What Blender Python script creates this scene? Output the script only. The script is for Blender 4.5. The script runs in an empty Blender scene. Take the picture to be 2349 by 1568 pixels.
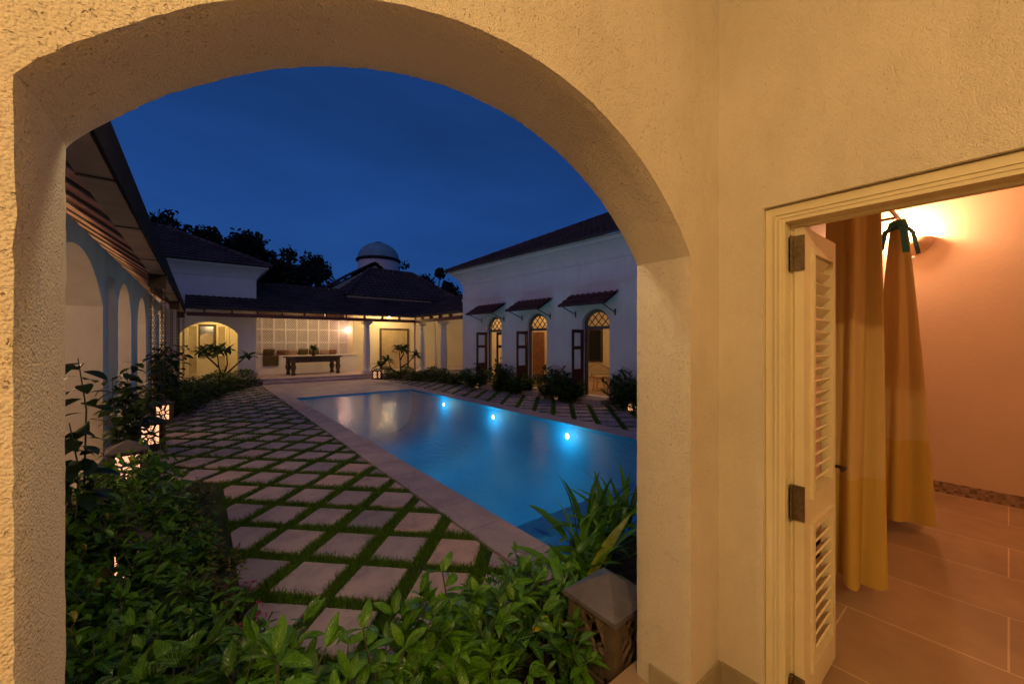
import bpy, math, random
from mathutils import Vector, Matrix, noise as mnoise
R = math.radians
random.seed(7)
S = bpy.context.scene
COL = S.collection

# ------------------------------------------------------------------ camera, sky, exposure
cam = bpy.data.cameras.new('camera'); camo = bpy.data.objects.new('camera', cam); COL.objects.link(camo)
camo.location = (0, 0, 1.75); camo.rotation_euler = (R(90), 0, R(-38.4))
cam.sensor_width = 36; cam.lens = 36 * 903 / 2349; cam.clip_start = .02; cam.clip_end = 2000
S.camera = camo
W = bpy.data.worlds.new('World'); S.world = W; W.use_nodes = True
wn = W.node_tree
bg = wn.nodes['Background']
# dusk: a physical sky with the sun just under the horizon, plus the deep blue of the upper air and an afterglow low behind the camera
sky = wn.nodes.new('ShaderNodeTexSky'); sky.sky_type = 'NISHITA'; sky.sun_disc = False
sky.sun_elevation = R(-5); sky.sun_rotation = R(215); sky.air_density = 1.0; sky.dust_density = .3; sky.ozone_density = 6.0
tcw = wn.nodes.new('ShaderNodeTexCoord'); sxw = wn.nodes.new('ShaderNodeSeparateXYZ'); wn.links.new(tcw.outputs['Generated'], sxw.inputs[0])
crw = wn.nodes.new('ShaderNodeValToRGB'); wn.links.new(sxw.outputs[2], crw.inputs[0])
for k_, (p_, c_) in enumerate(((0, (.0150,.068,.235)), (.28, (.0120,.057,.228)), (.62, (.0065,.029,.118)))):
    if k_ > 1: crw.color_ramp.elements.new(p_)
    crw.color_ramp.elements[k_].position = p_; crw.color_ramp.elements[k_].color = (*c_, 1)
dw = wn.nodes.new('ShaderNodeVectorMath'); dw.operation = 'DOT_PRODUCT'; dw.inputs[1].default_value = (-.84,-.50,-.10); wn.links.new(tcw.outputs['Generated'], dw.inputs[0])
gw = wn.nodes.new('ShaderNodeMapRange'); gw.inputs[1].default_value = .15; gw.inputs[2].default_value = 1; wn.links.new(dw.outputs['Value'], gw.inputs[0])
aw_ = wn.nodes.new('ShaderNodeMix'); aw_.data_type = 'RGBA'; aw_.blend_type = 'ADD'; aw_.inputs[7].default_value = (.225,.135,.195,1)
wn.links.new(gw.outputs[0], aw_.inputs[0]); wn.links.new(crw.outputs[0], aw_.inputs[6])
bw_ = wn.nodes.new('ShaderNodeMix'); bw_.data_type = 'RGBA'; bw_.blend_type = 'ADD'; bw_.inputs[0].default_value = .12
wn.links.new(aw_.outputs[2], bw_.inputs[6]); wn.links.new(sky.outputs[0], bw_.inputs[7])
nzw = wn.nodes.new('ShaderNodeTexNoise'); nzw.inputs['Scale'].default_value = 2.2; nzw.inputs['Detail'].default_value = 5
mpw = wn.nodes.new('ShaderNodeMapping'); mpw.inputs['Scale'].default_value = (1,1,3.2); wn.links.new(tcw.outputs['Generated'], mpw.inputs[0]); wn.links.new(mpw.outputs[0], nzw.inputs['Vector'])
rgw = wn.nodes.new('ShaderNodeMapRange'); rgw.inputs[1].default_value = .3; rgw.inputs[2].default_value = .75; rgw.inputs[3].default_value = .86; rgw.inputs[4].default_value = 1.22; wn.links.new(nzw.outputs['Fac'], rgw.inputs[0])
vmw = wn.nodes.new('ShaderNodeVectorMath'); vmw.operation = 'SCALE'; wn.links.new(bw_.outputs[2], vmw.inputs[0]); wn.links.new(rgw.outputs[0], vmw.inputs['Scale'])
wn.links.new(vmw.outputs[0], bg.inputs[0]); bg.inputs[1].default_value = 1.0
S.view_settings.view_transform = 'Standard'; S.view_settings.look = 'None'; S.view_settings.exposure = 0; S.view_settings.gamma = 1
S.cycles.max_bounces = 7; S.cycles.diffuse_bounces = 4; S.cycles.transparent_max_bounces = 12
S.cycles.sample_clamp_indirect = 4; S.cycles.caustics_reflective = False; S.cycles.caustics_refractive = False
S.cycles.use_denoising = True

def lamp(name, loc, power, color, size=.05, kind='POINT', rot=None, spot=None, blend=.3):
    l = bpy.data.lights.new(name, kind); l.energy = power; l.color = color
    if kind in ('POINT', 'SPOT'): l.shadow_soft_size = size
    if kind == 'AREA': l.size = size
    if spot: l.spot_size = R(spot); l.spot_blend = blend
    o = bpy.data.objects.new(name, l); o.location = loc
    if rot: o.rotation_euler = rot
    COL.objects.link(o); return o
WARM = (1, .60, .24); AMBER = (1, .66, .27)
lamp('assumed_portico_lamp', (-.85, -1.55, 3.2), 146, (1, .65, .30), .05)  # unseen lamp behind the camera, assumed from the light on the stucco
lamp('added_garden_light', (.75, 1.42, 3.3), 48, (1, .74, .40), .07)   # assumed, unseen lamp above the arch, added to brighten the near plants and paving
lamp('sconce_lamp', (6.02, .70, 2.95), 50, (1, .50, .25), .05)
lamp('assumed_room_lamp', (4.6, -1.9, 2.9), 32, (1, .52, .25), .15)  # second lamp out of view, assumed for the light in the room
for y in (5.0, 8.0, 11.0, 14.0, 17.6): lamp('assumed_arcade_lamp', (-2.1, y, 2.6), 52, (1, .62, .30), .08)  # no fixtures seen; lamps assumed from the lit arch reveals
lamp('assumed_pavilion_lamp', (.5, 21.4, 2.75), 52, (1, .68, .26), .08)  # assumed lamp, out of view behind the lit arch
lamp('veranda_light', (7.9, 20.6, 3.12), 110, (1, .66, .29), .07); lamp('veranda_light', (4.2, 20.3, 3.2), 75, (1, .62, .30), .12); lamp('veranda_light', (11.0, 17.5, 3.1), 60, (1, .66, .29), .1)  # middle one is an unseen fill, added to even out the veranda light; last one is assumed, unseen too
lamp('veranda_wall_lamp', (5.95, 22.0, 2.42), 14, (1, .50, .30), .04)
for y in (8.2, 11.0, 13.0): lamp('assumed_house_lamp', (10.9, y, 2.9), 48, (1, .56, .24), .1)  # unseen indoor lamps, assumed behind the lit doorways
for y in (5.86, 8.57, 11.3):
    lamp('pool_lamp_and_fill', (5.86, y, -.27), 17, (.40, .95, 1), .05); lamp('pool_lamp_and_fill', (4.4, y, -.28), 12.5, (.30, .95, 1), .3)  # second lamp is an added fill out in the water, imitating scattered light
for y in (5.2, 8.57, 11.3):
    lamp('pool_lamp_and_fill', (2.75, y, -.35), 5, (.5, .9, 1), .05)  # assumed lamps on the hidden left pool wall, from the glow there

# ------------------------------------------------------------------ helpers
class MB:
    def __init__(s): s.v = []; s.f = []; s.c = []; s.sm = set(); s.lv = []
    def add(s, vs, fs, rnd=None, smooth=False, lv=None):
        b = len(s.v)
        if lv: s.lv.append((b, lv))
        s.v.extend([tuple(p) for p in vs])
        r = random.random() if rnd is None else rnd
        for f in fs:
            if smooth: s.sm.add(len(s.f))
            s.f.append(tuple(b + i for i in f)); s.c.append(r)
    def box(s, a, b, rnd=None):
        x0, y0, z0 = a; x1, y1, z1 = b
        s.add([(x0,y0,z0),(x1,y0,z0),(x1,y1,z0),(x0,y1,z0),(x0,y0,z1),(x1,y0,z1),(x1,y1,z1),(x0,y1,z1)],
              [(0,3,2,1),(4,5,6,7),(0,1,5,4),(1,2,6,5),(2,3,7,6),(3,0,4,7)], rnd)
    def bar(s, p, q, w, h, up=(0,0,1)):
        p = Vector(p); q = Vector(q); d = (q - p).normalized(); u = Vector(up)
        x = d.cross(u)
        if x.length < 1e-4: x = d.cross(Vector((1,0,0)))
        x.normalize(); u = x.cross(d); x *= w/2; u *= h/2
        s.add([p-x-u, p+x-u, p+x+u, p-x+u, q-x-u, q+x-u, q+x+u, q-x+u],
              [(0,1,2,3),(7,6,5,4),(0,4,5,1),(1,5,6,2),(2,6,7,3),(3,7,4,0)])
    def tube(s, pts, r, n=6, r1=None, caps=True):
        pts = [Vector(p) for p in pts]; m = len(pts); r1 = r if r1 is None else r1
        vs = []; ref = Vector((.37,.91,.2)).normalized()
        for i, p in enumerate(pts):
            d = (pts[min(i+1, m-1)] - pts[max(i-1, 0)]).normalized()
            x = d.cross(ref)
            if x.length < .05: x = d.cross(Vector((1,0,0)))
            x.normalize(); y = d.cross(x); rr = r + (r1 - r) * i / max(1, m-1)
            for k in range(n):
                a = 2*math.pi*k/n; vs.append(p + x*math.cos(a)*rr + y*math.sin(a)*rr)
        fs = [(i*n+k, i*n+(k+1)%n, (i+1)*n+(k+1)%n, (i+1)*n+k) for i in range(m-1) for k in range(n)]
        if caps: fs += [tuple(range(n-1,-1,-1)), tuple((m-1)*n+k for k in range(n))]
        s.add(vs, fs, smooth=True)
    def lathe(s, prof, n=24, c=(0,0,0), a0=0, a1=2*math.pi):
        full = abs(a1-a0-2*math.pi) < 1e-6; m = n if full else n+1
        vs = [(c[0]+r*math.cos(a0+(a1-a0)*k/n), c[1]+r*math.sin(a0+(a1-a0)*k/n), c[2]+z) for r, z in prof for k in range(m)]
        fs = []
        for i in range(len(prof)-1):
            for k in range(n):
                k2 = (k+1) % m
                fs.append((i*m+k, i*m+k2, (i+1)*m+k2, (i+1)*m+k))
        s.add(vs, fs, smooth=True)
    def prism(s, poly, z0, z1):
        n = len(poly)
        s.add([(x,y,z0) for x,y in poly]+[(x,y,z1) for x,y in poly],
              [tuple(range(n-1,-1,-1)), tuple(range(n,2*n))]+[(i,(i+1)%n,n+(i+1)%n,n+i) for i in range(n)])
    def extr(s, poly3, vec):
        n = len(poly3); vec = Vector(vec); p = [Vector(q) for q in poly3]
        s.add(p+[q+vec for q in p], [tuple(range(n-1,-1,-1)), tuple(range(n,2*n))]+[(i,(i+1)%n,n+(i+1)%n,n+i) for i in range(n)])
    def xf(s, M):
        s.v = [tuple(M @ Vector(p)) for p in s.v]; return s
    def build(s, name, mat, parent=None, kind=None, label=None, cat=None, group=None):
        me = bpy.data.meshes.new(name); me.from_pydata(s.v, [], s.f); me.validate(); me.update()
        if len(s.c) == len(me.polygons):
            at = me.attributes.new('rnd', 'FLOAT', 'FACE'); at.data.foreach_set('value', s.c)
            sm = [i in s.sm for i in range(len(me.polygons))]; me.polygons.foreach_set('use_smooth', sm)
        if s.lv:
            buf = [0.0]*(3*len(me.vertices))
            for b, lv in s.lv:
                for q, (x_, y_) in enumerate(lv): buf[3*(b+q)] = x_; buf[3*(b+q)+1] = y_
            me.attributes.new('lv', 'FLOAT_VECTOR', 'POINT').data.foreach_set('vector', buf)
        me.materials.append(mat)
        o = bpy.data.objects.new(name, me); COL.objects.link(o)
        if parent: o.parent = parent
        return tag(o, label, cat, group, kind)

def tag(o, label=None, cat=None, group=None, kind=None):
    if label: o['label'] = label
    if cat: o['category'] = cat
    if group: o['group'] = group
    if kind: o['kind'] = kind
    return o
def thing(name, label, cat, loc=(0,0,0), rz=0, group=None):
    o = bpy.data.objects.new(name, None); o.location = loc; o.rotation_euler = (0,0,rz); o.empty_display_size = .1
    COL.objects.link(o); return tag(o, label, cat, group)
def dup(src, loc, rz=0, sc=1, label=None, group=None):
    def cp(o, par):
        c = o.copy(); COL.objects.link(c)
        if par: c.parent = par
        for ch in [k for k in ALL if k.parent == o]: cp(ch, c)
        return c
    ALL = [o for o in S.objects if o.parent is not None]
    r = cp(src, None); r.location = loc; r.rotation_euler = (0,0,rz); r.scale = (sc,sc,sc) if not isinstance(sc, tuple) else sc
    if label: r['label'] = label
    if group: r['group'] = group
    return r

# ------------------------------------------------------------------ materials
def mat(name):
    m = bpy.data.materials.new(name); m.use_nodes = True
    return m, m.node_tree, m.node_tree.nodes, m.node_tree.links, m.node_tree.nodes['Principled BSDF']
def ramp(n, pts):
    r = n.new('ShaderNodeValToRGB'); e = r.color_ramp.elements
    while len(e) < len(pts): e.new(.5)
    for i, (p, c) in enumerate(pts): e[i].position = p; e[i].color = (*c, 1) if len(c) == 3 else c
    return r
def coords(n, l, scale=(1,1,1), rot=(0,0,0), kind='Object'):
    t = n.new('ShaderNodeTexCoord'); m = n.new('ShaderNodeMapping'); m.inputs['Scale'].default_value = scale; m.inputs['Rotation'].default_value = rot
    l.new(t.outputs[kind], m.inputs[0]); return m.outputs[0]
def noise(n, l, co, scale, detail=4, rough=.55):
    t = n.new('ShaderNodeTexNoise'); t.inputs['Scale'].default_value = scale; t.inputs['Detail'].default_value = detail; t.inputs['Roughness'].default_value = rough
    l.new(co, t.inputs['Vector']); return t.outputs['Fac']
def mixc(n, l, fac, a, b, mode='MIX'):
    m = n.new('ShaderNodeMix'); m.data_type = 'RGBA'; m.blend_type = mode
    for sock, v in ((m.inputs[0], fac), (m.inputs[6], a), (m.inputs[7], b)):
        if hasattr(v, 'is_output'): l.new(v, sock)
        elif isinstance(v, (int, float)): sock.default_value = v
        else: sock.default_value = (*v, 1)
    return m.outputs[2]
def bump(n, l, p, h, dist, strength=1, prev=None):
    b = n.new('ShaderNodeBump'); b.inputs['Distance'].default_value = dist; b.inputs['Strength'].default_value = strength
    l.new(h, b.inputs['Height'])
    if prev: l.new(prev, b.inputs['Normal'])
    l.new(b.outputs[0], p.inputs['Normal']); return b.outputs[0]
def plain(name, col, rough=.6, var=.25, scale=6, bd=0, bs=60, metal=0, spec=.5):
    m, t, n, l, p = mat(name)
    co = coords(n, l); f = noise(n, l, co, scale, 6)
    r = ramp(n, [(.3, tuple(c*(1-var) for c in col)), (.7, tuple(min(1, c*(1+var*.6)) for c in col))]); l.new(f, r.inputs[0])
    l.new(r.outputs[0], p.inputs['Base Color']); p.inputs['Roughness'].default_value = rough; p.inputs['Metallic'].default_value = metal
    p.inputs['Specular IOR Level'].default_value = spec
    if bd: bump(n, l, p, noise(n, l, co, bs, 4), bd)
    return m
def emit(name, col, strength):
    m, t, n, l, p = mat(name)
    p.inputs['Base Color'].default_value = (*col, 1); p.inputs['Emission Color'].default_value = (*col, 1); p.inputs['Emission Strength'].default_value = strength
    return m
def stucco(name, col, dist=.004, sc=1.0, pits=.0):
    m, t, n, l, p = mat(name)
    co = coords(n, l)
    big = noise(n, l, co, 1.3, 5)
    r = ramp(n, [(.3, tuple(c*.86 for c in col)), (.7, col)]); l.new(big, r.inputs[0])
    l.new(r.outputs[0], p.inputs['Base Color']); p.inputs['Roughness'].default_value = .85; p.inputs['Specular IOR Level'].default_value = .2
    gv = n.new('ShaderNodeTexVoronoi'); gv.feature = 'SMOOTH_F1'; gv.inputs['Scale'].default_value = 125*sc; gv.inputs['Smoothness'].default_value = .6; l.new(co, gv.inputs['Vector'])
    iv = n.new('ShaderNodeMath'); iv.operation = 'SUBTRACT'; iv.inputs[0].default_value = 1; l.new(gv.outputs['Distance'], iv.inputs[1])
    nb = bump(n, l, p, iv.outputs[0], dist, .8)
    nb = bump(n, l, p, noise(n, l, co, 230*sc, 4, .6), dist*.5, .8, nb)
    nb = bump(n, l, p, noise(n, l, co, 9*sc, 4, .55), dist*2.0, .5, nb)
    st_ = noise(n, l, coords(n, l, (1,1,.45)), 2.6, 7, .7); sr_ = ramp(n, [(.34, (.91,.895,.87)), (.56, (1,1,1))]); l.new(st_, sr_.inputs[0])
    l.new(mixc(n, l, 1.0, r.outputs[0], sr_.outputs[0], 'MULTIPLY'), p.inputs['Base Color'])
    if pits:
        v = n.new('ShaderNodeTexVoronoi'); v.inputs['Scale'].default_value = 105; v.inputs['Randomness'].default_value = 1
        wob = n.new('ShaderNodeVectorMath'); wob.operation = 'ADD'
        nn = n.new('ShaderNodeTexNoise'); nn.inputs['Scale'].default_value = 60; l.new(co, nn.inputs['Vector'])
        sc2 = n.new('ShaderNodeVectorMath'); sc2.operation = 'SCALE'; sc2.inputs['Scale'].default_value = .03; l.new(nn.outputs['Color'], sc2.inputs[0])
        l.new(co, wob.inputs[0]); l.new(sc2.outputs[0], wob.inputs[1]); l.new(wob.outputs[0], v.inputs['Vector'])
        pr = ramp(n, [(.10, (0,0,0)), (.34, (1,1,1))]); l.new(v.outputs['Distance'], pr.inputs[0])
        sel = ramp(n, [(.58, (1,1,1)), (.66, (0,0,0))]); l.new(v.outputs['Color'], sel.inputs[0])
        mx = n.new('ShaderNodeMath'); mx.operation = 'MAXIMUM'; l.new(pr.outputs[0], mx.inputs[0]); l.new(sel.outputs[0], mx.inputs[1])
        bump(n, l, p, mx.outputs[0], pits, 1, nb)
    return m
def leafmat(name, dark, light, old=(.45,.33,.03), oldp=.97, rough=.38, trans=.35, veins=0.0):
    m, t, n, l, p = mat(name)
    at = n.new('ShaderNodeAttribute'); at.attribute_name = 'rnd'
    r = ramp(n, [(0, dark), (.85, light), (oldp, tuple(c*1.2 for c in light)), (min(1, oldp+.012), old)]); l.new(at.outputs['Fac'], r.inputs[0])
    la = n.new('ShaderNodeAttribute'); la.attribute_name = 'lv'; sv = n.new('ShaderNodeSeparateXYZ'); l.new(la.outputs['Vector'], sv.inputs[0])
    def mth(op, a, b=None):
        q = n.new('ShaderNodeMath'); q.operation = op
        for k_, v_ in ((0, a), (1, b)):
            if v_ is None: continue
            if hasattr(v_, 'is_output'): l.new(v_, q.inputs[k_])
            else: q.inputs[k_].default_value = v_
        return q.outputs[0]
    sd = mth('ABSOLUTE', sv.outputs[0]); ph = mth('FRACT', mth('SUBTRACT', mth('MULTIPLY', sv.outputs[1], 8.5), mth('MULTIPLY', sd, 1.6)))
    tri = mth('ABSOLUTE', mth('SUBTRACT', ph, .5)); vein = mth('GREATER_THAN', tri, .41); rib = mth('LESS_THAN', sd, .09); vv = mth('MULTIPLY', mth('MAXIMUM', vein, rib), veins)
    cv = mixc(n, l, vv, r.outputs[0], tuple(min(1, c*1.7+.02) for c in light)); sp_ = noise(n, l, coords(n, l), 55, 4, .6)
    spr = ramp(n, [(.35, (.72,.72,.68)), (.6, (1.08,1.08,1.0))]); l.new(sp_, spr.inputs[0]); cv = mixc(n, l, 1.0, cv, spr.outputs[0], 'MULTIPLY')
    if veins: bump(n, l, p, tri, .0022, .8)
    class r_: outputs = [cv]
    r = r_
    l.new(r.outputs[0], p.inputs['Base Color']); p.inputs['Roughness'].default_value = rough; p.inputs['Specular IOR Level'].default_value = .4
    tr = n.new('ShaderNodeBsdfTranslucent'); l.new(r.outputs[0], tr.inputs[0])
    mx = n.new('ShaderNodeMixShader'); mx.inputs[0].default_value = trans
    l.new(p.outputs[0], mx.inputs[1]); l.new(tr.outputs[0], mx.inputs[2]); l.new(mx.outputs[0], n['Material Output'].inputs[0])
    return m
def tilemat(name, col, alt, rough=.7):
    m, t, n, l, p = mat(name)
    co = coords(n, l); f = noise(n, l, co, 1.1, 6, .7)
    at = n.new('ShaderNodeAttribute'); at.attribute_name = 'rnd'
    r = ramp(n, [(.35, col), (.65, alt)]); l.new(f, r.inputs[0])
    c = mixc(n, l, .35, r.outputs[0], at.outputs['Color'], 'MULTIPLY')
    l.new(c, p.inputs['Base Color']); p.inputs['Roughness'].default_value = rough; p.inputs['Specular IOR Level'].default_value = .3
    return m

M = {}
M['stucco'] = stucco('rough_cream_stucco', (.78, .70, .56), .0046, 1.7, .0038)
M['stucco_side'] = stucco('fine_cream_stucco', (.78, .70, .55), .0036, 1.9, .0015)
M['plaster'] = stucco('white_plaster', (.72, .66, .62), .005, .5)
m, t, n, l, p = mat('white_painted_wall'); co = coords(n, l); f1 = noise(n, l, co, 1.2, 6, .65); f2 = noise(n, l, coords(n, l, (3,3,.25)), 2.2, 6, .7)
r1 = ramp(n, [(.3, (.66,.63,.62)), (.7, (.74,.71,.70))]); l.new(f1, r1.inputs[0]); r2 = ramp(n, [(.32, (.94,.93,.92)), (.52, (1,1,1))]); l.new(f2, r2.inputs[0])
l.new(mixc(n, l, 1.0, r1.outputs[0], r2.outputs[0], 'MULTIPLY'), p.inputs['Base Color']); p.inputs['Roughness'].default_value = .85; p.inputs['Specular IOR Level'].default_value = .25; bump(n, l, p, noise(n, l, co, 14, 5), .006); M['plaster_far'] = m
M['cream'] = plain('cream_painted_wall', (.74, .66, .48), .8, .1, .9, .003, 30)
M['pink'] = plain('salmon_painted_wall', (.82, .65, .50), .6, .08, 1.1, .002, 25)
M['paint'] = plain('cream_gloss_paint', (.74, .64, .40), .42, .08, 3)
M['ceil'] = plain('ceiling_plaster', (.75, .68, .55), .9, .08)
M['skirt'] = plain('beige_stone_tile', (.34, .28, .18), .5, .25, 7)
M['iron'] = plain('dark_iron', (.035, .025, .02), .45, .3, 20, metal=.7)
M['brass'] = plain('aged_steel_hinge', (.22, .17, .10), .4, .4, 40, metal=.8)
M['redwood'] = plain('red_oxide_paint', (.13, .030, .022), .55, .3, 5)
M['darkwood'] = plain('dark_brown_wood', (.045, .014, .010), .5, .4, 9)
M['matte'] = plain('matte_black_paint', (.02, .015, .015), .9, .3, 5, spec=.08)
M['oldpaint'] = plain('tan_door_paint', (.46, .36, .20), .5, .15, 3)
M['wood'] = plain('weathered_teak', (.075, .045, .026), .6, .5, 7, .004, 30)
M['greengrey'] = plain('grey_painted_frame', (.11, .11, .09), .55, .2, 5)
M['tin'] = plain('galvanised_gutter', (.30, .20, .15), .55, .35, 3)
M['stone'] = plain('grey_pink_limestone', (.30, .245, .25), .55, .28, 2.2, .002, 40)
M['slate'] = plain('grey_slate_cap', (.115, .10, .105), .6, .35, 9, .003, 60)
M['carved'] = plain('carved_brown_stone', (.12, .082, .05), .7, .35, 9, .004, 70)
M['soil'] = plain('dark_garden_soil', (.022, .015, .010), .95, .5, 9, .02, 30)
M['turfbase'] = plain('turf_base', (.020, .045, .008), .95, .5, 30, .006, 120)
M['rattan'] = plain('pale_rattan', (.55, .40, .22), .6, .3, 14)
M['cushion'] = plain('olive_cushion', (.075, .052, .016), .9, .3, 9)
M['cushion2'] = plain('beige_cushion', (.26, .18, .13), .9, .2, 9)
M['cushion3'] = plain('rust_cushion', (.14, .07, .035), .9, .2, 9)
M['teal'] = plain('teal_ribbon', (.02, .16, .19), .7, .3, 12)
M['shade'] = plain('ceramic_shade', (.62, .42, .28), .5, .1, 8)
M['pebble'] = plain('pale_step_stone', (.42, .34, .30), .8, .2, 6)
M['rooftile'] = tilemat('dark_clay_tiles', (.055, .040, .038), (.12, .085, .078))
M['redtile'] = tilemat('maroon_clay_tiles', (.075, .028, .028), (.11, .045, .042))
M['domepaint'] = plain('dome_paint', (.19, .38, .42), .7, .25, 1)
M['bark'] = plain('brown_bark', (.07, .045, .03), .9, .4, 14, .006, 40)
M['stem'] = plain('green_stem', (.05, .06, .018), .6, .3, 20)
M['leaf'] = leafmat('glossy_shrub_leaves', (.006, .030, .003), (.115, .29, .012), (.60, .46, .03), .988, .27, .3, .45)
M['leafbed'] = leafmat('dark_bed_leaves', (.010, .048, .005), (.13, .33, .018), (.50, .38, .04), .993, .27, .3, .4)
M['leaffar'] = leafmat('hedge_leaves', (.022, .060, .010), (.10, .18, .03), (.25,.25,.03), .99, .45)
M['leafsmall'] = leafmat('small_yellow_leaves', (.05, .07, .01), (.20, .18, .025), (.4,.3,.03), .95)
M['leaftall'] = leafmat('dark_tall_leaves', (.014, .040, .010), (.045, .085, .018), (.2,.2,.03), .99)
M['strap'] = leafmat('strap_leaves', (.03, .11, .008), (.15, .36, .02), (.4,.36,.04), .985, .32, .3)
M['leaftree'] = leafmat('night_tree_leaves', (.008, .014, .006), (.022, .035, .010), (.03,.03,.01), .99, .7, .2)
M['grass'] = leafmat('grass_blades', (.040, .11, .008), (.12, .26, .018), (.2,.16,.04), .985, .5, .3)
M['flower'] = leafmat('pink_flowers', (.30, .02, .06), (.55, .06, .12), (.5,.1,.15), .98, .6, .4)
M['lamp'] = emit('lit_lantern_diffuser', (1, .50, .27), 1.45)
M['bulb'] = emit('lit_bulb', (1, .78, .58), 28)
M['poolbulb'] = emit('lit_pool_lens', (.72, 1, 1), 10)
M['nightpane'] = plain('dark_window_glass', (.010, .018, .030), .05, .2, 2)
M['darkwood2'] = plain('brown_door_wood', (.20, .085, .035), .5, .3, 5)
M['mirror'] = plain('mirror_glass', (.5, .5, .48), .03, .02, 1, metal=1)
m, t, n, l, p = mat('window_pane'); p.inputs['Base Color'].default_value = (.9,.9,.9,1)
tb = n.new('ShaderNodeBsdfTransparent'); gb = n.new('ShaderNodeBsdfGlossy'); gb.inputs['Roughness'].default_value = .02
fr = n.new('ShaderNodeLayerWeight'); fr.inputs[0].default_value = .2; pw3 = n.new('ShaderNodeMath'); pw3.operation = 'POWER'; pw3.inputs[1].default_value = 2.0; l.new(fr.outputs['Facing'], pw3.inputs[0]); mx = n.new('ShaderNodeMixShader')
l.new(pw3.outputs[0], mx.inputs[0]); l.new(tb.outputs[0], mx.inputs[1]); l.new(gb.outputs[0], mx.inputs[2]); l.new(mx.outputs[0], n['Material Output'].inputs[0]); M['glass'] = m

# paving stones: each with its own tint, stains and chips
m, t, n, l, p = mat('pink_sandstone_paving'); co = coords(n, l)
at = n.new('ShaderNodeAttribute'); at.attribute_name = 'rnd'
f1 = noise(n, l, co, 3.2, 8, .65); f2 = noise(n, l, co, 26, 5, .6)
r1 = ramp(n, [(.28, (.29,.235,.25)), (.5, (.47,.385,.40)), (.72, (.60,.47,.44))]); l.new(f1, r1.inputs[0])
r2 = ramp(n, [(0, (.60,.62,.70)), (.35, (.88,.86,.90)), (.7, (1.0,.96,.94)), (1, (1.18,.96,.84))]); l.new(at.outputs['Fac'], r2.inputs[0])
c1 = mixc(n, l, 1.0, r1.outputs[0], r2.outputs[0], 'MULTIPLY')
r3 = ramp(n, [(.66, (0,0,0)), (.72, (1,1,1))]); l.new(f2, r3.inputs[0]); c2 = mixc(n, l, r3.outputs[0], c1, (.66,.57,.53))
l.new(c2, p.inputs['Base Color']); p.inputs['Roughness'].default_value = .62; bump(n, l, p, f1, .006); bump(n, l, p, f2, .002); M['paving'] = m
# coping and deck slabs
m, t, n, l, p = mat('pale_deck_stone'); co = coords(n, l)
br = n.new('ShaderNodeTexBrick'); br.inputs['Scale'].default_value = 1; br.inputs['Mortar Size'].default_value = .004; br.inputs['Brick Width'].default_value = .62; br.inputs['Row Height'].default_value = .62
br.offset = 0; br.inputs['Color1'].default_value = (.44,.355,.37,1); br.inputs['Color2'].default_value = (.52,.42,.42,1); br.inputs['Mortar'].default_value = (.20,.15,.15,1); l.new(co, br.inputs['Vector'])
f1 = noise(n, l, co, 2.4, 8, .65); r1 = ramp(n, [(.3, (.62,.60,.66)), (.6, (1,1,1)), (.70, (1.05,.95,.9)), (.74, (1.25,.95,.8))]); l.new(f1, r1.inputs[0])
l.new(mixc(n, l, 1.0, br.outputs[0], r1.outputs[0], 'MULTIPLY'), p.inputs['Base Color']); p.inputs['Roughness'].default_value = .5
bump(n, l, p, noise(n, l, co, 30, 5), .002); M['deck'] = m
# room tiles
m, t, n, l, p = mat('brown_floor_tiles'); co = coords(n, l, rot=(0,0,R(90)))
br = n.new('ShaderNodeTexBrick'); br.inputs['Scale'].default_value = 1; br.inputs['Mortar Size'].default_value = .0045; br.inputs['Brick Width'].default_value = 1.22; br.inputs['Row Height'].default_value = .615
br.inputs['Mortar Smooth'].default_value = .3
br.inputs['Color1'].default_value = (.38,.26,.155,1); br.inputs['Color2'].default_value = (.42,.29,.175,1); br.inputs['Mortar'].default_value = (.66,.54,.38,1); l.new(co, br.inputs['Vector'])
f1 = noise(n, l, co, 2, 7, .6); r1 = ramp(n, [(.3, (.72,.7,.7)), (.7, (1.1,1.08,1.05))]); l.new(f1, r1.inputs[0])
l.new(mixc(n, l, 1.0, br.outputs[0], r1.outputs[0], 'MULTIPLY'), p.inputs['Base Color']); p.inputs['Roughness'].default_value = .48; M['roomfloor'] = m
# mosaic skirting
m, t, n, l, p = mat('stone_mosaic'); co = coords(n, l)
v = n.new('ShaderNodeTexVoronoi'); v.distance = 'CHEBYCHEV'; v.inputs['Randomness'].default_value = .12; v.inputs['Scale'].default_value = 38; l.new(co, v.inputs['Vector'])
sp = n.new('ShaderNodeSeparateColor'); l.new(v.outputs['Color'], sp.inputs[0])
r1 = ramp(n, [(0, (.16,.10,.07)), (.4, (.34,.24,.18)), (1, (.46,.33,.25))]); l.new(sp.outputs[0], r1.inputs[0]); l.new(r1.outputs[0], p.inputs['Base Color']); p.inputs['Roughness'].default_value = .5; M['mosaic'] = m
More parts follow.
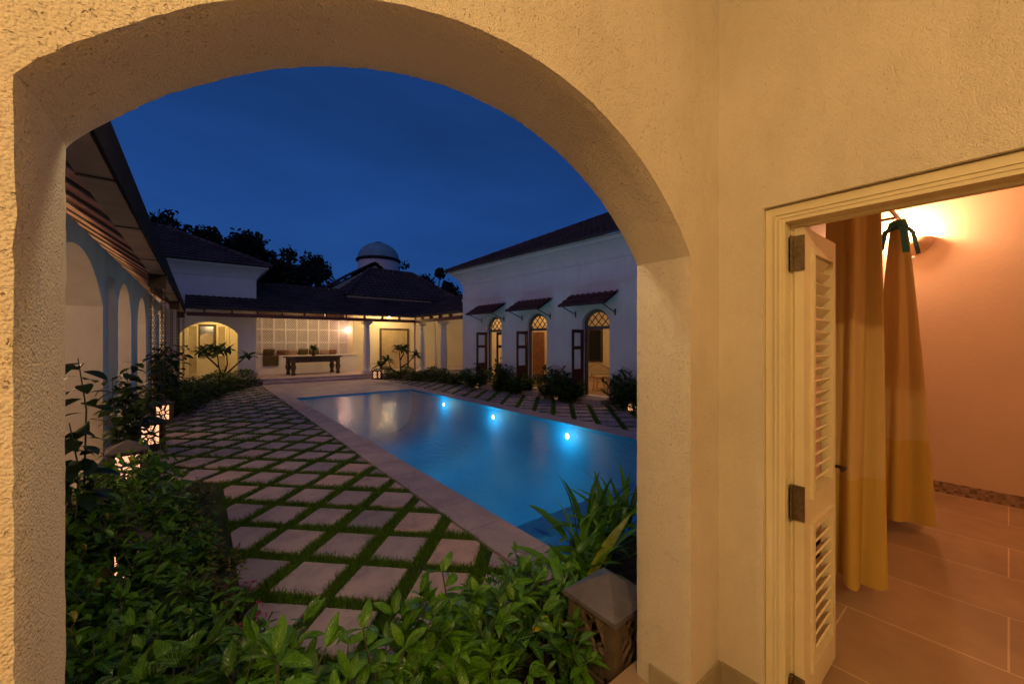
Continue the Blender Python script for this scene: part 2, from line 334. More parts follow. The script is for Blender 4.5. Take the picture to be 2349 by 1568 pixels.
# pool tiles, water
m, t, n, l, p = mat('blue_pool_tiles'); co = coords(n, l)
f1 = noise(n, l, co, .8, 3); r1 = ramp(n, [(.3, (.002,.19,.40)), (.7, (.003,.23,.46))]); l.new(f1, r1.inputs[0]); l.new(r1.outputs[0], p.inputs['Base Color']); p.inputs['Roughness'].default_value = .6; M['pool'] = m
m, t, n, l, p = mat('pale_blue_ledge_tiles'); p.inputs['Base Color'].default_value = (.05,.46,.98,1); p.inputs['Roughness'].default_value = .6; M['ledge'] = m
m, t, n, l, p = mat('pool_water'); co = coords(n, l, (1,1,1))
tb = n.new('ShaderNodeBsdfTransparent'); tb.inputs[0].default_value = (.82,.94,1,1); gb = n.new('ShaderNodeBsdfGlossy'); gb.inputs['Roughness'].default_value = .03
fr = n.new('ShaderNodeFresnel'); fr.inputs[0].default_value = 1.33; mx = n.new('ShaderNodeMixShader')
bp = n.new('ShaderNodeBump'); bp.inputs['Distance'].default_value = .012; bp.inputs['Strength'].default_value = .75
l.new(noise(n, l, co, 9, 4, .6), bp.inputs['Height']); l.new(bp.outputs[0], gb.inputs['Normal'])
l.new(fr.outputs[0], mx.inputs[0]); l.new(tb.outputs[0], mx.inputs[1]); l.new(gb.outputs[0], mx.inputs[2]); l.new(mx.outputs[0], n['Material Output'].inputs[0]); M['water'] = m
# curtain cloth, ochre band at the foot
m, t, n, l, p = mat('two_tone_curtain_cloth'); tc = n.new('ShaderNodeTexCoord'); sx = n.new('ShaderNodeSeparateXYZ'); l.new(tc.outputs['Object'], sx.inputs[0])
gt = n.new('ShaderNodeMath'); gt.operation = 'GREATER_THAN'; gt.inputs[1].default_value = .93; l.new(sx.outputs[2], gt.inputs[0])
cc = mixc(n, l, gt.outputs[0], (.52,.34,.075), (.55,.38,.15)); l.new(cc, p.inputs['Base Color']); p.inputs['Roughness'].default_value = .9; p.inputs['Specular IOR Level'].default_value = .1
co = coords(n, l, (1,1,.1)); bump(n, l, p, noise(n, l, co, 90, 2), .002); M['curtain'] = m

# ------------------------------------------------------------------ wall with openings
def wall_strips(mb, mp, s0, s1, z0, z1, t0, t1, ops):
    """ops: (a, b, sill, spring, rise); mp(s,t,z) -> xyz. t0 outer face, t1 inner face."""
    ops = sorted(ops); cur = s0
    def q(*pts): mb.add([mp(*p) for p in pts], [tuple(range(len(pts)))])
    def solid(a, b, lo, hi):
        if b-a < 1e-6 or hi-lo < 1e-6: return
        q((a,t0,lo),(b,t0,lo),(b,t0,hi),(a,t0,hi)); q((b,t1,lo),(a,t1,lo),(a,t1,hi),(b,t1,hi))
    for a, b, sill, spring, rise in ops:
        solid(cur, a, z0, z1)
        if sill > z0: solid(a, b, z0, sill); q((a,t0,sill),(b,t0,sill),(b,t1,sill),(a,t1,sill))
        n = 28 if rise > 0 else 1; w = (b-a)/2; c = (a+b)/2
        def top(s):
            if rise <= 0: return spring
            if rise >= w*.98: return spring + rise*math.sqrt(max(0, 1-((s-c)/w)**2))
            rad = (w*w+rise*rise)/(2*rise); return spring+rise-rad+math.sqrt(max(0, rad*rad-(s-c)**2))
        xs = [c-w*math.cos(math.pi*i/n) for i in range(n+1)]
        for i in range(n):
            u, v = xs[i], xs[i+1]; zu, zv = top(u), top(v)
            q((u,t0,zu),(v,t0,zv),(v,t0,z1),(u,t0,z1)); q((v,t1,zv),(u,t1,zu),(u,t1,z1),(v,t1,z1)); q((u,t0,zu),(u,t1,zu),(v,t1,zv),(v,t0,zv))
        q((a,t0,sill),(a,t1,sill),(a,t1,spring),(a,t0,spring)); q((b,t1,sill),(b,t0,sill),(b,t0,spring),(b,t1,spring))
        cur = b
    solid(cur, s1, z0, z1)
    q((s0,t0,z1),(s1,t0,z1),(s1,t1,z1),(s0,t1,z1)); q((s0,t1,z0),(s0,t0,z0),(s0,t0,z1),(s0,t1,z1)); q((s1,t0,z0),(s1,t1,z0),(s1,t1,z1),(s1,t0,z1))

def tiled(mb, e0, e1, r0, r1, tw=.21, course=.30, amp=.015, lift=.052):
    """corrugated clay-tile slope: eave e0-e1, ridge r0-r1"""
    e0, e1, r0, r1 = map(Vector, (e0, e1, r0, r1)); ex = (e1-e0).normalized(); L = (e1-e0).length
    up = (r0-e0) - ex*((r0-e0).dot(ex)); H = up.length; up.normalize(); nrm = ex.cross(up)
    if nrm.z < 0: nrm = -nrm
    a0, a1 = 0, (r0-e0).dot(ex); b0, b1 = L, (r1-e0).dot(ex)
    nr = max(1, int(H/course)); st = tw/4
    for j in range(nr):
        ta, tb = j/nr, (j+1)/nr+.0
        la, ra = a0+(a1-a0)*ta, b0+(b1-b0)*ta; lb, rb = a0+(a1-a0)*tb, b0+(b1-b0)*tb
        k0 = math.ceil(la/st); k1 = math.floor(ra/st)
        ss = [la]+[k*st for k in range(k0, k1+1)]+[ra]
        vs = []; m = len(ss); jit = random.uniform(-.006, .006)
        for s in ss:
            w = amp*math.cos(2*math.pi*s/tw)
            vs.append(e0+ex*s+up*(H*ta-.03+jit)+nrm*(lift+w+.012))
            vs.append(e0+ex*s+up*(H*ta-.03+jit)+nrm*(lift*.3-amp))
        for s in ss:
            s2 = min(max(s, min(lb, rb)), max(lb, rb)); w = amp*math.cos(2*math.pi*s2/tw)
            vs.append(e0+ex*s2+up*(H*tb)+nrm*(w))
        for i in range(m-1):
            mb.add([vs[2*i], vs[2*i+2], vs[2*m+i+1], vs[2*m+i]], [(0,1,2,3)], .55+.45*random.random())
            mb.add([vs[2*i+1], vs[2*i+3], vs[2*i+2], vs[2*i]], [(0,1,2,3)], .5)
def ridge_caps(mb, p, q, r=.09, step=.34):
    p, q = Vector(p), Vector(q); n = max(1, int((q-p).length/step)); d = (q-p)/n
    for i in range(n): mb.tube([p+d*i, p+d*(i+1.06)], r*1.08, 8, r*.92)

# ------------------------------------------------------------------ leaves
def leaf(mb, base, d, up, L, Wd, curl=.35, fold=.25, rows=4, rnd=None, shape=.45):
    base = Vector(base); d = Vector(d).normalized(); up = Vector(up)+Vector((random.gauss(0,.28),random.gauss(0,.28),0)); x = d.cross(up)
    if x.length < 1e-3: x = d.cross(Vector((1,0,.1)))
    x.normalize(); u = x.cross(d); vs = []
    p = base.copy(); dd = d.copy()
    for i in range(rows+1):
        t = i/rows
        w = Wd*.5*(math.sin(math.pi*min(1, max(0, t))**(shape*2 if t < .5 else 1))**.9) if 0 < t < 1 else Wd*.02
        vs += [p - x*w + u*(w*fold), p.copy(), p + x*w + u*(w*fold)]
        ang = -curl/rows; dd2 = dd*math.cos(ang)+u*math.sin(ang); u = (u*math.cos(ang)-dd*math.sin(ang)); dd = dd2; p = p+dd*(L/rows)
    fs = []
    for i in range(rows):
        a = i*3; fs += [(a,a+1,a+4,a+3),(a+1,a+2,a+5,a+4)]
    mb.add(vs, fs, rnd, smooth=True, lv=[(q_, i/rows) for i in range(rows+1) for q_ in (-1,0,1)])
def rdir(elev0=-.2, elev1=.9):
    a = random.uniform(0, 2*math.pi); e = random.uniform(elev0, elev1)
    return Vector((math.cos(a)*math.cos(e), math.sin(a)*math.cos(e), math.sin(e)))

def shrub(name, nstem, h, spread, L, Wd, per, label, cat, group, lm, rows=5, sag=.5, tone=(0,1)):
    root = thing(name, label, cat, group=group)
    fo = MB(); stm = MB()
    for k in range(nstem):
        a = random.uniform(0, 2*math.pi); rr = spread*math.sqrt(random.random())
        hh = h*random.uniform(.55, 1.05)*(1-.35*(rr/max(spread,1e-3)))
        tip = Vector((math.cos(a)*rr, math.sin(a)*rr, hh)); b = tip*.05; b.z = 0
        mid = (b+tip)*.5+Vector((random.uniform(-.02,.02), random.uniform(-.02,.02), .02))
        stm.tube([b, mid, tip], .006*L/.12, 5, .0025*L/.12)
        tonek = random.uniform(*tone)
        for q in range(per):
            t = 1-(q/per)**1.3*.8 if q > 3 else 1
            P = mid.lerp(tip, (t-.5)*2) if t > .5 else b.lerp(mid, t*2)
            d = rdir(-.25, .55) if q > 3 else rdir(.45, 1.15)
            out = Vector((P.x, P.y, 0)); d = (d+out*1.2).normalized()
            sz = random.uniform(.6, 1.15)*(1 if q > 3 else .75)
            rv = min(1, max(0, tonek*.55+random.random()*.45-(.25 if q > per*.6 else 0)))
            if random.random() > .985: rv = 1
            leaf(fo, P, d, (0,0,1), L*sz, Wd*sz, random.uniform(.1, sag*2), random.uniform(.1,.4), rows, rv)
    fo.build('foliage', lm, root); stm.build('stem', M['stem'], root)
    return root

# ================================================================== SETTING
g = MB(); g.add([(-300,-300,-.06),(300,-300,-.06),(300,2.2,-.06),(-300,2.2,-.06), (2.0,2.2,-.06),(7,2.2,-.06),(2.0,15,-.06),(7,15,-.06),(-300,15,-.06),(300,15,-.06),(300,300,-.06),(-300,300,-.06)],
    [(0,1,2,3),(3,4,6,8),(5,2,9,7),(8,9,10,11)]); g.build('ground', M['soil'], kind='structure')
def turf():
    mb = MB()
    for x0,y0,x1,y1 in ((-1.0,2.3,1.93,18.75),(6.62,2.3,9.6,18.9),(.0,1.9,1.93,2.3)):
        mb.add([(x0,y0,-.022),(x1,y0,-.022),(x1,y1,-.022),(x0,y1,-.022)],[(0,1,2,3)])
    mb.build('lawn_ground', M['turfbase'], kind='structure')
turf()
# diagonal paving stones
U = Vector((1,-1,0))/math.sqrt(2); V = Vector((1,1,0))/math.sqrt(2); PIT = .489; PS = .374; U0 = -1.034; V0 = 3.4195-PS
def clip(poly, nx, ny, c):
    out = []
    for i in range(len(poly)):
        a, b = poly[i], poly[(i+1)%len(poly)]; da = nx*a[0]+ny*a[1]-c; db = nx*b[0]+ny*b[1]-c
        if da <= 0: out.append(a)
        if (da < 0) != (db < 0) and abs(da-db) > 1e-9:
            k = da/(da-db); out.append((a[0]+(b[0]-a[0])*k, a[1]+(b[1]-a[1])*k))
    return out
def left_limits(y):
    if y < 6.3: return [(-1,0,-.22)]
    if y < 11.3: return [(-1,0,.62)]
    return [(-1,.19,.19*11.3+.62), (-1,.57,.57*15.8-.2)]
pav = MB(); pavers = []
for i in range(-45, 45):
    for j in range(-20, 50):
        ju = U0+i*PIT; jv = V0+j*PIT
        sq = [U*(ju+a*PS)+V*(jv+b*PS) for a,b in ((0,0),(1,0),(1,1),(0,1))]
        poly = [(p.x+random.uniform(-.006,.006), p.y+random.uniform(-.006,.006)) for p in sq]; cx = sum(p[0] for p in poly)/4; cy = sum(p[1] for p in poly)/4
        if not (1.2 < cy < 19): continue
        if cx < 3:
            lim = left_limits(cy)+[(1,0,1.915),(0,1,18.7),(0,-1,-1.75)]
        elif cx > 6.2: lim = [(-1,0,-6.64),(1,0,8.55+(14-cy)*.0595),(0,1,18.2),(0,-1,-2.6)]
        else: continue
        for L_ in lim:
            poly = clip(poly, *L_)
            if len(poly) < 3: break
        if len(poly) < 3: continue
        ar = abs(sum(poly[k][0]*poly[(k+1)%len(poly)][1]-poly[(k+1)%len(poly)][0]*poly[k][1] for k in range(len(poly))))/2
        if ar < .004: continue
        if (poly[1][0]-poly[0][0])*(poly[2][1]-poly[0][1])-(poly[1][1]-poly[0][1])*(poly[2][0]-poly[0][0]) < 0: poly = poly[::-1]
        n_ = len(poly); mx_, my_ = sum(p[0] for p in poly)/n_, sum(p[1] for p in poly)/n_
        dz = random.uniform(-.004,.004); rv = random.random(); tl = random.uniform(-.006,.006); tm = random.uniform(-.006,.006)
        inn = [(mx_+(p[0]-mx_)*.975, my_+(p[1]-my_)*.975) for p in poly]
        vs = [(x,y,-.03) for x,y in poly]+[(x,y,-.006+dz+tl*(x-mx_)) for x,y in poly]+[(x,y,dz+tl*(x-mx_)+tm*(y-my_)) for x,y in inn]
        fs = [tuple(range(2*n_,3*n_))]+[(k,(k+1)%n_,n_+(k+1)%n_,n_+k) for k in range(n_)]+[(n_+k,n_+(k+1)%n_,2*n_+(k+1)%n_,2*n_+k) for k in range(n_)]
        pav.add(vs, fs, rv); pavers.append(poly)
pav.build('paving_path', M['paving'], kind='structure')
# grass growing between the stones
gr = MB()
def in_gap(x, y):
    u = (Vector((x,y,0)).dot(U)-U0) % PIT; v = (Vector((x,y,0)).dot(V)-V0) % PIT
    return not (.012 < u < PS-.012 and .012 < v < PS-.012)
def blades(x0, x1, y0, y1, dens, h, w):
    for _ in range(int((x1-x0)*(y1-y0)*dens)):
        x = random.uniform(x0,x1); y = random.uniform(y0,y1)
        if not in_gap(x,y): continue
        a = random.uniform(0,6.283); pn_ = mnoise.noise(Vector((x*2.3,y*2.3,0))); hh = h*random.uniform(.5,1.3)*(1+.55*pn_)
        if pn_ < -.35 and random.random() < .6: continue
        lx, ly = random.gauss(0,.35)*hh, random.gauss(0,.35)*hh
        dx, dy = math.cos(a)*w/2, math.sin(a)*w/2
        gr.add([(x-dx,y-dy,-.022),(x+dx,y+dy,-.022),(x+dx*.6+lx*.4,y+dy*.6+ly*.4,-.022+hh*.6),(x-dx*.6+lx*.4,y-dy*.6+ly*.4,-.022+hh*.6),(x+lx,y+ly,-.022+hh)],[(0,1,2,3),(3,2,4)])
blades(.2,1.93,1.75,4.2,16000,.045,.005); blades(.2,1.93,4.2,7,8000,.045,.007); blades(-.6,1.93,7,11.5,3500,.045,.011); blades(-.4,1.93,11.5,18.5,1300,.045,.018)
blades(6.64,8.9,3.5,9,2200,.045,.012); blades(6.64,8.8,9,18,1100,.045,.02)
gr.build('grass', M['grass'], label='short green grass growing in the joints between the paving stones', kind='stuff', cat='grass')

# pool, coping and deck
mb = MB(); mb.box((1.94,2.1,-.25),(2.34,18.75,.006)); mb.build('pool_coping', M['deck'], kind='structure')
mb = MB(); mb.box((6.17,2.1,-.25),(6.62,13.8,.006)); mb.box((2.34,13.8,-.25),(6.62,18.75,.006)); mb.build('pool_deck', M['deck'], kind='structure')
mb = MB(); X0,X1,Y0,Y1,ZB = 2.346,6.164,3.03,13.794,-2.1
prf_ = [(X1,.001),(X1,-.7)]+[(X1-1.0+1.0*math.cos(a*math.pi/20),-.7-.9*math.sin(a*math.pi/20)) for a in range(1,11)]
prf_ = prf_+[(X0+X1-x,z) for x,z in prf_[::-1]]
mb.add([(x,y,z) for y in (Y0,Y1) for x,z in prf_], [(k,k+1,len(prf_)+k+1,len(prf_)+k) for k in range(len(prf_)-1)], smooth=True)
mb.add([(x,Y1,z) for x,z in prf_], [tuple(range(len(prf_)))]); mb.add([(x,Y0,min(z,-.076)) for x,z in prf_], [tuple(range(len(prf_)))[::-1]])
mb.build('pool_basin', M['pool'], kind='structure')
mb = MB(); mb.box((2.345,2.66,-.5),(6.165,3.028,-.075)); mb.build('pool_ledge', M['ledge'], kind='structure')
mb = MB(); mb.box((2.345,2.1,-1.2),(6.165,2.64,-.42)); mb.build('overflow_channel', M['pool'], kind='structure')
mb = MB(); mb.add([(X0,2.66,-.035),(X1,2.66,-.035),(X1,Y1,-.035),(X0,Y1,-.035)],[(0,1,2,3)]); mb.build('water', M['water'], kind='structure')
for k,y in enumerate((5.86, 8.57, 11.3)):
    t_ = thing('pool_light', ['round underwater pool light closest to the arch pillar, on the right pool side','middle of the three round underwater lights on the right pool side','farthest small underwater light near the far corner of the pool'][k], 'pool light', (6.160,y,-.26), group='lights set in the pool wall')
    b_ = MB(); b_.lathe([(0,-.012),(.042,-.010),(.048,0)],20); b_.xf(Matrix.Rotation(R(90),4,'Y')); b_.build('lens', M['poolbulb'], t_)
    b_ = MB(); b_.lathe([(.048,-.002),(.052,-.016),(.078,-.012),(.082,0)],20); b_.xf(Matrix.Rotation(R(90),4,'Y')); b_.build('rim', M['shade'], t_)
mb = MB(); mb.box((2.0,18.75,-.1),(9.4,19.05,.11)); mb.box((-1.0,19.05,-.1),(14,26,.22)); mb.build('terrace', M['deck'], kind='structure')

# ================================================================== FRONT PORTICO
por = thing('arched_portico', 'cream stucco portico framing the view with one wide arch and louvred doorway', 'building')
FY0, FY1 = .85, 1.115; AL, AR, SPR, RISE = -.195, 1.648, 2.118, .445; FZ = .15
mb = MB()
w_ = (AR-AL)/2; ac = (AR+AL)/2; rad = (w_*w_+RISE*RISE)/(2*RISE)
path = [(AL, FZ-.2+(SPR-FZ+.2)*i/90, -1, 0) for i in range(91)]
NA = 150; th = math.asin(w_/rad)
for i in range(1, NA):
    a = -th+2*th*i/NA; path.append((ac+rad*math.sin(a), SPR+RISE-rad+rad*math.cos(a), math.sin(a), math.cos(a)))
path += [(AR, SPR-(SPR-FZ+.2)*i/90, 1, 0) for i in range(91)]
NT = 10; rows = []
rnd = random.Random(3); sm_ = [[0]*(NT+1) for _ in path]
for k in range(NT+1):
    cur = 0
    for i in range(len(path)):
        cur = .55*cur+rnd.gauss(0, .0008 if k in (0,NT) else .0004); sm_[i][k] = cur
def PP(i, k):
    s, z, nx, nz = path[i]; d = sm_[i][k]
    e = -.006 if k in (0, NT) else (-.0015 if k in (1, NT-1) else 0)
    d = d-e
    return (s+nx*d, FY0+(FY1-FY0)*k/NT, z+nz*d)
n_ = len(path); vs = [PP(i,k) for i in range(n_) for k in range(NT+1)]
fs = [(i*(NT+1)+k, (i+1)*(NT+1)+k, (i+1)*(NT+1)+k+1, i*(NT+1)+k+1) for i in range(n_-1) for k in range(NT)]
mb.add(vs, fs)
TOPZ = 3.7; LX = -2.6; RX = 1.925
for k, yy in ((0, FY0), (NT, FY1)):
    e = [PP(i,k) for i in range(n_)]
    for i in range(90): mb.add([(LX,yy,e[i][2]),(LX,yy,e[i+1][2]),e[i+1],e[i]],[(0,1,2,3)])
    mb.add([(LX,yy,e[90][2]),(LX,yy,TOPZ),(e[90][0],yy,TOPZ),e[90]],[(0,1,2,3)])
    for i in range(90, 90+NA): mb.add([e[i],(e[i][0],yy,TOPZ),(e[i+1][0],yy,TOPZ),e[i+1]],[(0,1,2,3)])
    j = 90+NA; mb.add([e[j],(e[j][0],yy,TOPZ),(RX+(4.3 if k else 0),yy,TOPZ),(RX+(4.3 if k else 0),yy,e[j][2])],[(0,1,2,3)])
    for i in range(j, n_-1): mb.add([e[i],(RX+(4.3 if k else 0),yy,e[i][2]),(RX+(4.3 if k else 0),yy,e[i+1][2]),e[i+1]],[(0,1,2,3)])
mb.build('arch_wall', M['stucco'], por)
# side wall with the doorway
mb = MB(); DY0, DY1, DZ = -.75, .664, 2.33
wall_strips(mb, lambda s,t,z: (t,s,z), -3.0, FY0, -.05, TOPZ, RX-.005, 2.10, [(DY0, DY1, -.05, DZ, 0)])
mb.build('side_wall', M['stucco_side'], por)
mb = MB(); mb.box((LX,-3.1,TOPZ),(2.1,1.4,TOPZ+.12)); mb.box((LX-.1,-3.1,-.05),(LX,1.115,TOPZ)); mb.box((LX,-3.1,-.05),(2.1,-3.0,TOPZ)); mb.build('ceiling', M['ceil'], por)
# skirting tiles
mb = MB(); mb.box((1.665,FY0-.012,FZ),(RX-.012,FY0-.001,FZ+.105)); mb.box((RX-.016,DY1+.004,FZ),(RX-.006,FY0-.013,FZ+.105)); mb.box((1.637,FY0+.001,FZ),(1.645,FY1-.075,FZ+.105)); mb.build('skirting', M['skirt'], por)
mb = MB(); mb.box((LX,-3.0,-.1),(2.1,FY1+.05,FZ)); mb.build('floor', M['roomfloor'], kind='structure')
mb = MB(); mb.box((2.1,-3.0,-.1),(6.2,.85,FZ)); mb.build('room_floor', M['roomfloor'], kind='structure')
# door frame
fr_ = MB(); fx0, fx1 = 1.944, 2.06
def frame_piece(a, b, z0, z1): fr_.box((fx0,a,z0),(fx1,b,z1))
frame_piece(.590, .662, FZ, 2.326); frame_piece(DY0+.002, .590, 2.258, 2.326); frame_piece(DY0+.002, DY0+.07, FZ, 2.258)
for d in (.010, .020): fr_.box((fx0-.003-d*.15,.590+d*1.6,FZ),(fx0+.01,.590+d*1.6+.006,2.258+d*1.6)); fr_.box((fx0-.003-d*.15,DY0+.07,2.258+d*1.6),(fx0+.01,.590+d*1.6,2.264+d*1.6))
fr_.box((2.02,.578,FZ),(2.055,.590,2.258)); fr_.box((2.02,DY0+.07,2.246),(2.055,.578,2.258))
fr_.build('door_frame', M['paint'], por)
# door leaf opened into the room
lf = MB(); LX0, LX1, LY0, LY1 = 2.012, 2.500, .540, .575; LZ0, LZ1 = .168, 2.242
st = .085
lf.box((LX0,LY0,LZ0),(LX0+st,LY1,LZ1)); lf.box((LX1-st*.75,LY0,LZ0),(LX1,LY1,LZ1))
for a, b in ((LZ0,.30),(.955,1.06),(2.165,LZ1)): lf.box((LX0+st,LY0,a),(LX1-st*.75,LY1,b))
leafo = lf.build('door_leaf', M['paint'], por)
for z0, z1 in ((.30,.955),(1.06,2.165)):
    lp = MB()
    x0, x1 = LX0+st, LX1-st*.75
    lp.box((x0,LY0-.012,z0),(x0+.03,LY1,z1)); lp.box((x1-.03,LY0-.012,z0),(x1,LY1,z1)); lp.box((x0+.03,LY0-.012,z0),(x1-.03,LY1,z0+.03)); lp.box((x0+.03,LY0-.012,z1-.03),(x1-.03,LY1,z1))
    k = int((z1-z0-.06)/.055)
    for i in range(k):
        zc = z0+.03+(i+.5)*(z1-z0-.06)/k
        lp.bar((x0+.028,(LY0+LY1)/2,zc),(x1-.028,(LY0+LY1)/2,zc),.052,.008,(0,.72,.69))
    lp.build('louvre_panel', M['paint'], leafo)
for z in (2.13, 1.06, .24):
    h = MB(); h.box((1.975,.5755,z-.075),(2.085,.580,z+.075)); h.box((2.004,.5362,z-.075),(2.0115,.578,z+.075))
    for q in range(5): h.tube([(2.005,.583,z-.075+q*.03+.001),(2.005,.583,z-.075+q*.03+.028)],.009,8)
    h.build('hinge', M['brass'], leafo)
h = MB(); h.tube([(2.49,.54,1.13),(2.49,.50,1.13)],.008,8); h.tube([(2.49,.50,1.13),(2.43,.50,1.13)],.009,8); h.build('handle', M['iron'], leafo)
# room walls, window recess
mb = MB()
wall_strips(mb, lambda s,t,z: (s,t,z), 2.1, 6.2, FZ, 3.25, .85, 1.10, [(3.3,5.62,FZ,2.88,0)])
mb.box((3.25,1.0,FZ),(5.7,1.06,2.95)); mb.box((6.2,-3.0,FZ-.1),(6.3,1.11,3.35)); mb.box((2.1,-3.1,FZ),(6.2,-3.0,3.25)); mb.box((2.1,-3.1,3.25),(6.3,1.11,3.35))
mb.build('room_wall', M['pink'], por)
mb = MB(); mb.box((6.185,-3.0,FZ),(6.199,.849,FZ+.115)); mb.build('mosaic_skirting', M['mosaic'], por)
# curtains on a rod
def curtain(cx, cy, z0, z1, rx0, ry0, rx1, ry1, nf, label, seed, knot):
    rr = random.Random(seed); root = thing('curtain', label, 'curtain', (cx,cy,0), group='curtains in the room beyond the door')
    mb = MB(); N = nf*22; Z = 40; vs = []
    ph = [rr.uniform(0,6.28) for _ in range(6)]
    for j in range(Z+1):
        t = j/Z; z = z1+(z0-z1)*t
        k = t**.75 if knot else t
        ax, ay = rx0+(rx1-rx0)*k, ry0+(ry1-ry0)*k
        for i in range(N):
            a = 2*math.pi*i/N
            f = 1+.30*(.35+.65*t)*math.sin(nf*a+ph[0]+.5*math.sin(2*t+ph[1]))+.09*math.sin(2*nf*a+ph[5]+1.5*t)*math.sin(3.1*t+ph[3])+.07*math.sin((nf//2+1)*a+ph[2]+t)+.04*math.sin(3*a+ph[3]+2*t)
            vs.append((ax*f*math.cos(a), ay*f*math.sin(a), z+.016*t*math.sin(3*a+ph[4])))
    fs = [(j*N+i, j*N+(i+1)%N, (j+1)*N+(i+1)%N, (j+1)*N+i) for j in range(Z) for i in range(N)]
    mb.add(vs, fs, smooth=True); mb.build('cloth', M['curtain'], root)
    return root
curtain(3.26, .62, .29, 2.80, .14, .12, .20, .14, 6, 'gathered tan curtain with ochre foot hanging behind the louvred door leaf', 2, False)
c2 = curtain(4.76, .60, .26, 2.74, .05, .05, .21, .17, 5, 'gathered tan curtain tied to its rod with a teal ribbon', 5, True)
rb = MB()
for a, ln, dz in ((2.6,.22,-.22),(3.6,.20,-.26),(4.4,.16,-.2),(5.4,.2,-.25),(1.0,.2,-.2)):
    px, py = math.cos(a), math.sin(a); w = .045
    pts = [Vector((px*.045,py*.045,2.76)), Vector((px*ln*.55,py*ln*.55,2.76+(dz*.25))), Vector((px*ln*.75,py*ln*.75,2.76+dz))]
    s_ = Vector((-py,px,0))*w/2
    vs = [q for p in pts for q in (p-s_,p+s_)]
    rb.add(vs+[Vector(v)+Vector((px*.004,py*.004,0)) for v in vs], [(0,1,3,2),(2,3,5,4),(6,8,9,7),(8,10,11,9),(4,5,11,10),(0,6,7,1)])
rb.lathe([(.03,2.70),(.062,2.715),(.07,2.75),(.055,2.79),(.02,2.81)],10)
rb.build('ribbon', M['teal'], c2)
cr = thing('curtain_rod', 'slim pale curtain rod running along the room wall above the curtains', 'curtain rod', (2.15,.6,2.83))
b_ = MB(); b_.tube([(0,0,0),(2.85,0,0)],.014,8); b_.build('rod', M['shade'], cr)
b_ = MB(); b_.lathe([(0,-.03),(.025,-.012),(.03,.01),(.02,.035),(0,.045)],10,(2.86,0,0)); b_.build('finial', M['brass'], cr)
for x in (.2, 2.6):
    b_ = MB(); b_.bar((x,0,0),(x,.255,0),.02,.02); b_.build('bracket', M['brass'], cr)
sc_ = thing('wall_sconce', 'half bowl uplighter glowing on the salmon room wall', 'wall lamp', (6.198,.66,2.70))
b_ = MB(); pr_ = [(.02,0),(.07,.02),(.12,.06),(.15,.11),(.165,.18)]
b_.lathe(pr_+[(r-.006,z+.002) for r,z in pr_[::-1]],20,(0,0,0),R(90),R(270)); b_.build('bowl', M['shade'], sc_)
b_ = MB(); b_.lathe([(0,-.02),(.03,0),(.032,.04),(0,.06)],12,(-.07,0,.09)); b_.build('bulb', M['bulb'], sc_)

# ================================================================== LEFT ARCADE WING
arc = thing('arcade_wing', 'low white arcade wing with round arches and tiled eave along the garden', 'building')
AX = -1.05; mb = MB()
ops = [(5.0,7.765,.15,2.235,.60),(8.99,10.65,.15,2.17,.60),(11.49,13.30,.15,2.17,.6),(14.89,15.85,.15,2.17,.5),(17.12,18.28,.15,2.2,.5)]
ops = [(5.0,7.765,.15,2.235,.58),(8.95,10.62,.15,2.18,.60),(11.6,13.28,.15,2.18,.60),(14.3,15.9,.15,2.18,.6),(16.7,18.3,.15,2.2,.6)]
wall_strips(mb, lambda s,t,z: (t,s,z), 1.12, 19.9, -.06, 3.05, AX, AX-.42, ops)
mb.build('wall', M['plaster'], arc)
mb = MB(); mb.box((-3.3,1.12,-.06),(-3.2,19.9,3.3)); mb.build('inner_wall', M['cream'], arc)
mb = MB(); mb.box((-3.2,1.2,-.05),(AX-.421,19.9,.14)); mb.build('arcade_floor', M['stone'], kind='structure')
mb = MB(); tiled(mb, (-.50,19.5,2.93),(-.50,.9,2.93),(-4.2,19.5,5.6),(-4.2,.9,5.6), .25, .34); mb.build('roof', M['rooftile'], arc)
mb = MB()
NY = 170
for k in range(52):      # corrugated underside of the tiles between wall and gutter
    y0 = 1.2+k*.36; vs = []
    for i in range(9):
        a = i/8; y = y0+a*.36; dz = .15*a*a
        vs += [(-.56,y,2.90+dz),(-3.3,y,4.87+dz)]
    mb.add(vs, [(2*i,2*i+1,2*i+3,2*i+2) for i in range(8)])
    mb.add([(-.56,y0+.36,2.90+.15),(-3.3,y0+.36,4.87+.15),(-3.3,y0+.361,4.87),(-.56,y0+.361,2.90)],[(0,1,2,3)])
mb.build('eave_lining', M['shade'], arc)
for k in range(21):  # added dark strips imitating the shading between the lit tile undersides
    y = 1.7+k*.82; b_ = MB(); b_.bar((-.58,y,2.905),(-2.6,y,4.36),.10,.03); b_.build('shade_strip', M['wood'], arc)
mb = MB(); mb.box((-.605,.95,2.80),(-.435,18.95,2.815)); mb.box((-.605,.95,2.815),(-.595,18.95,2.90)); mb.box((-.443,.95,2.815),(-.428,18.95,2.965)); mb.build('gutter', M['tin'], arc)
mb = MB(); mb.box((-.426,.95,2.79),(-.41,18.95,3.04)); mb.build('fascia', M['matte'], arc)
for y in (2.55,3.6,5.0,6.8,8.9,11.2,13.8,16.5):
    b_ = MB(); b_.box((-.61,y,2.792),(-.408,y+.02,2.7995)); b_.box((-.61,y+.03,2.794),(-.42,y+.036,2.7995)); b_.build('gutter_strap', M['iron'], arc)
b_ = MB(); b_.box((AX+.002,8.10,.0),(AX+.09,8.24,2.69)); b_.build('downpipe', M['plaster_far'], arc)
for y in (13.9,16.3):
    b_ = MB(); b_.box((AX+.002,y,.0),(AX+.06,y+.1,2.6)); b_.build('downpipe', M['plaster_far'], arc)
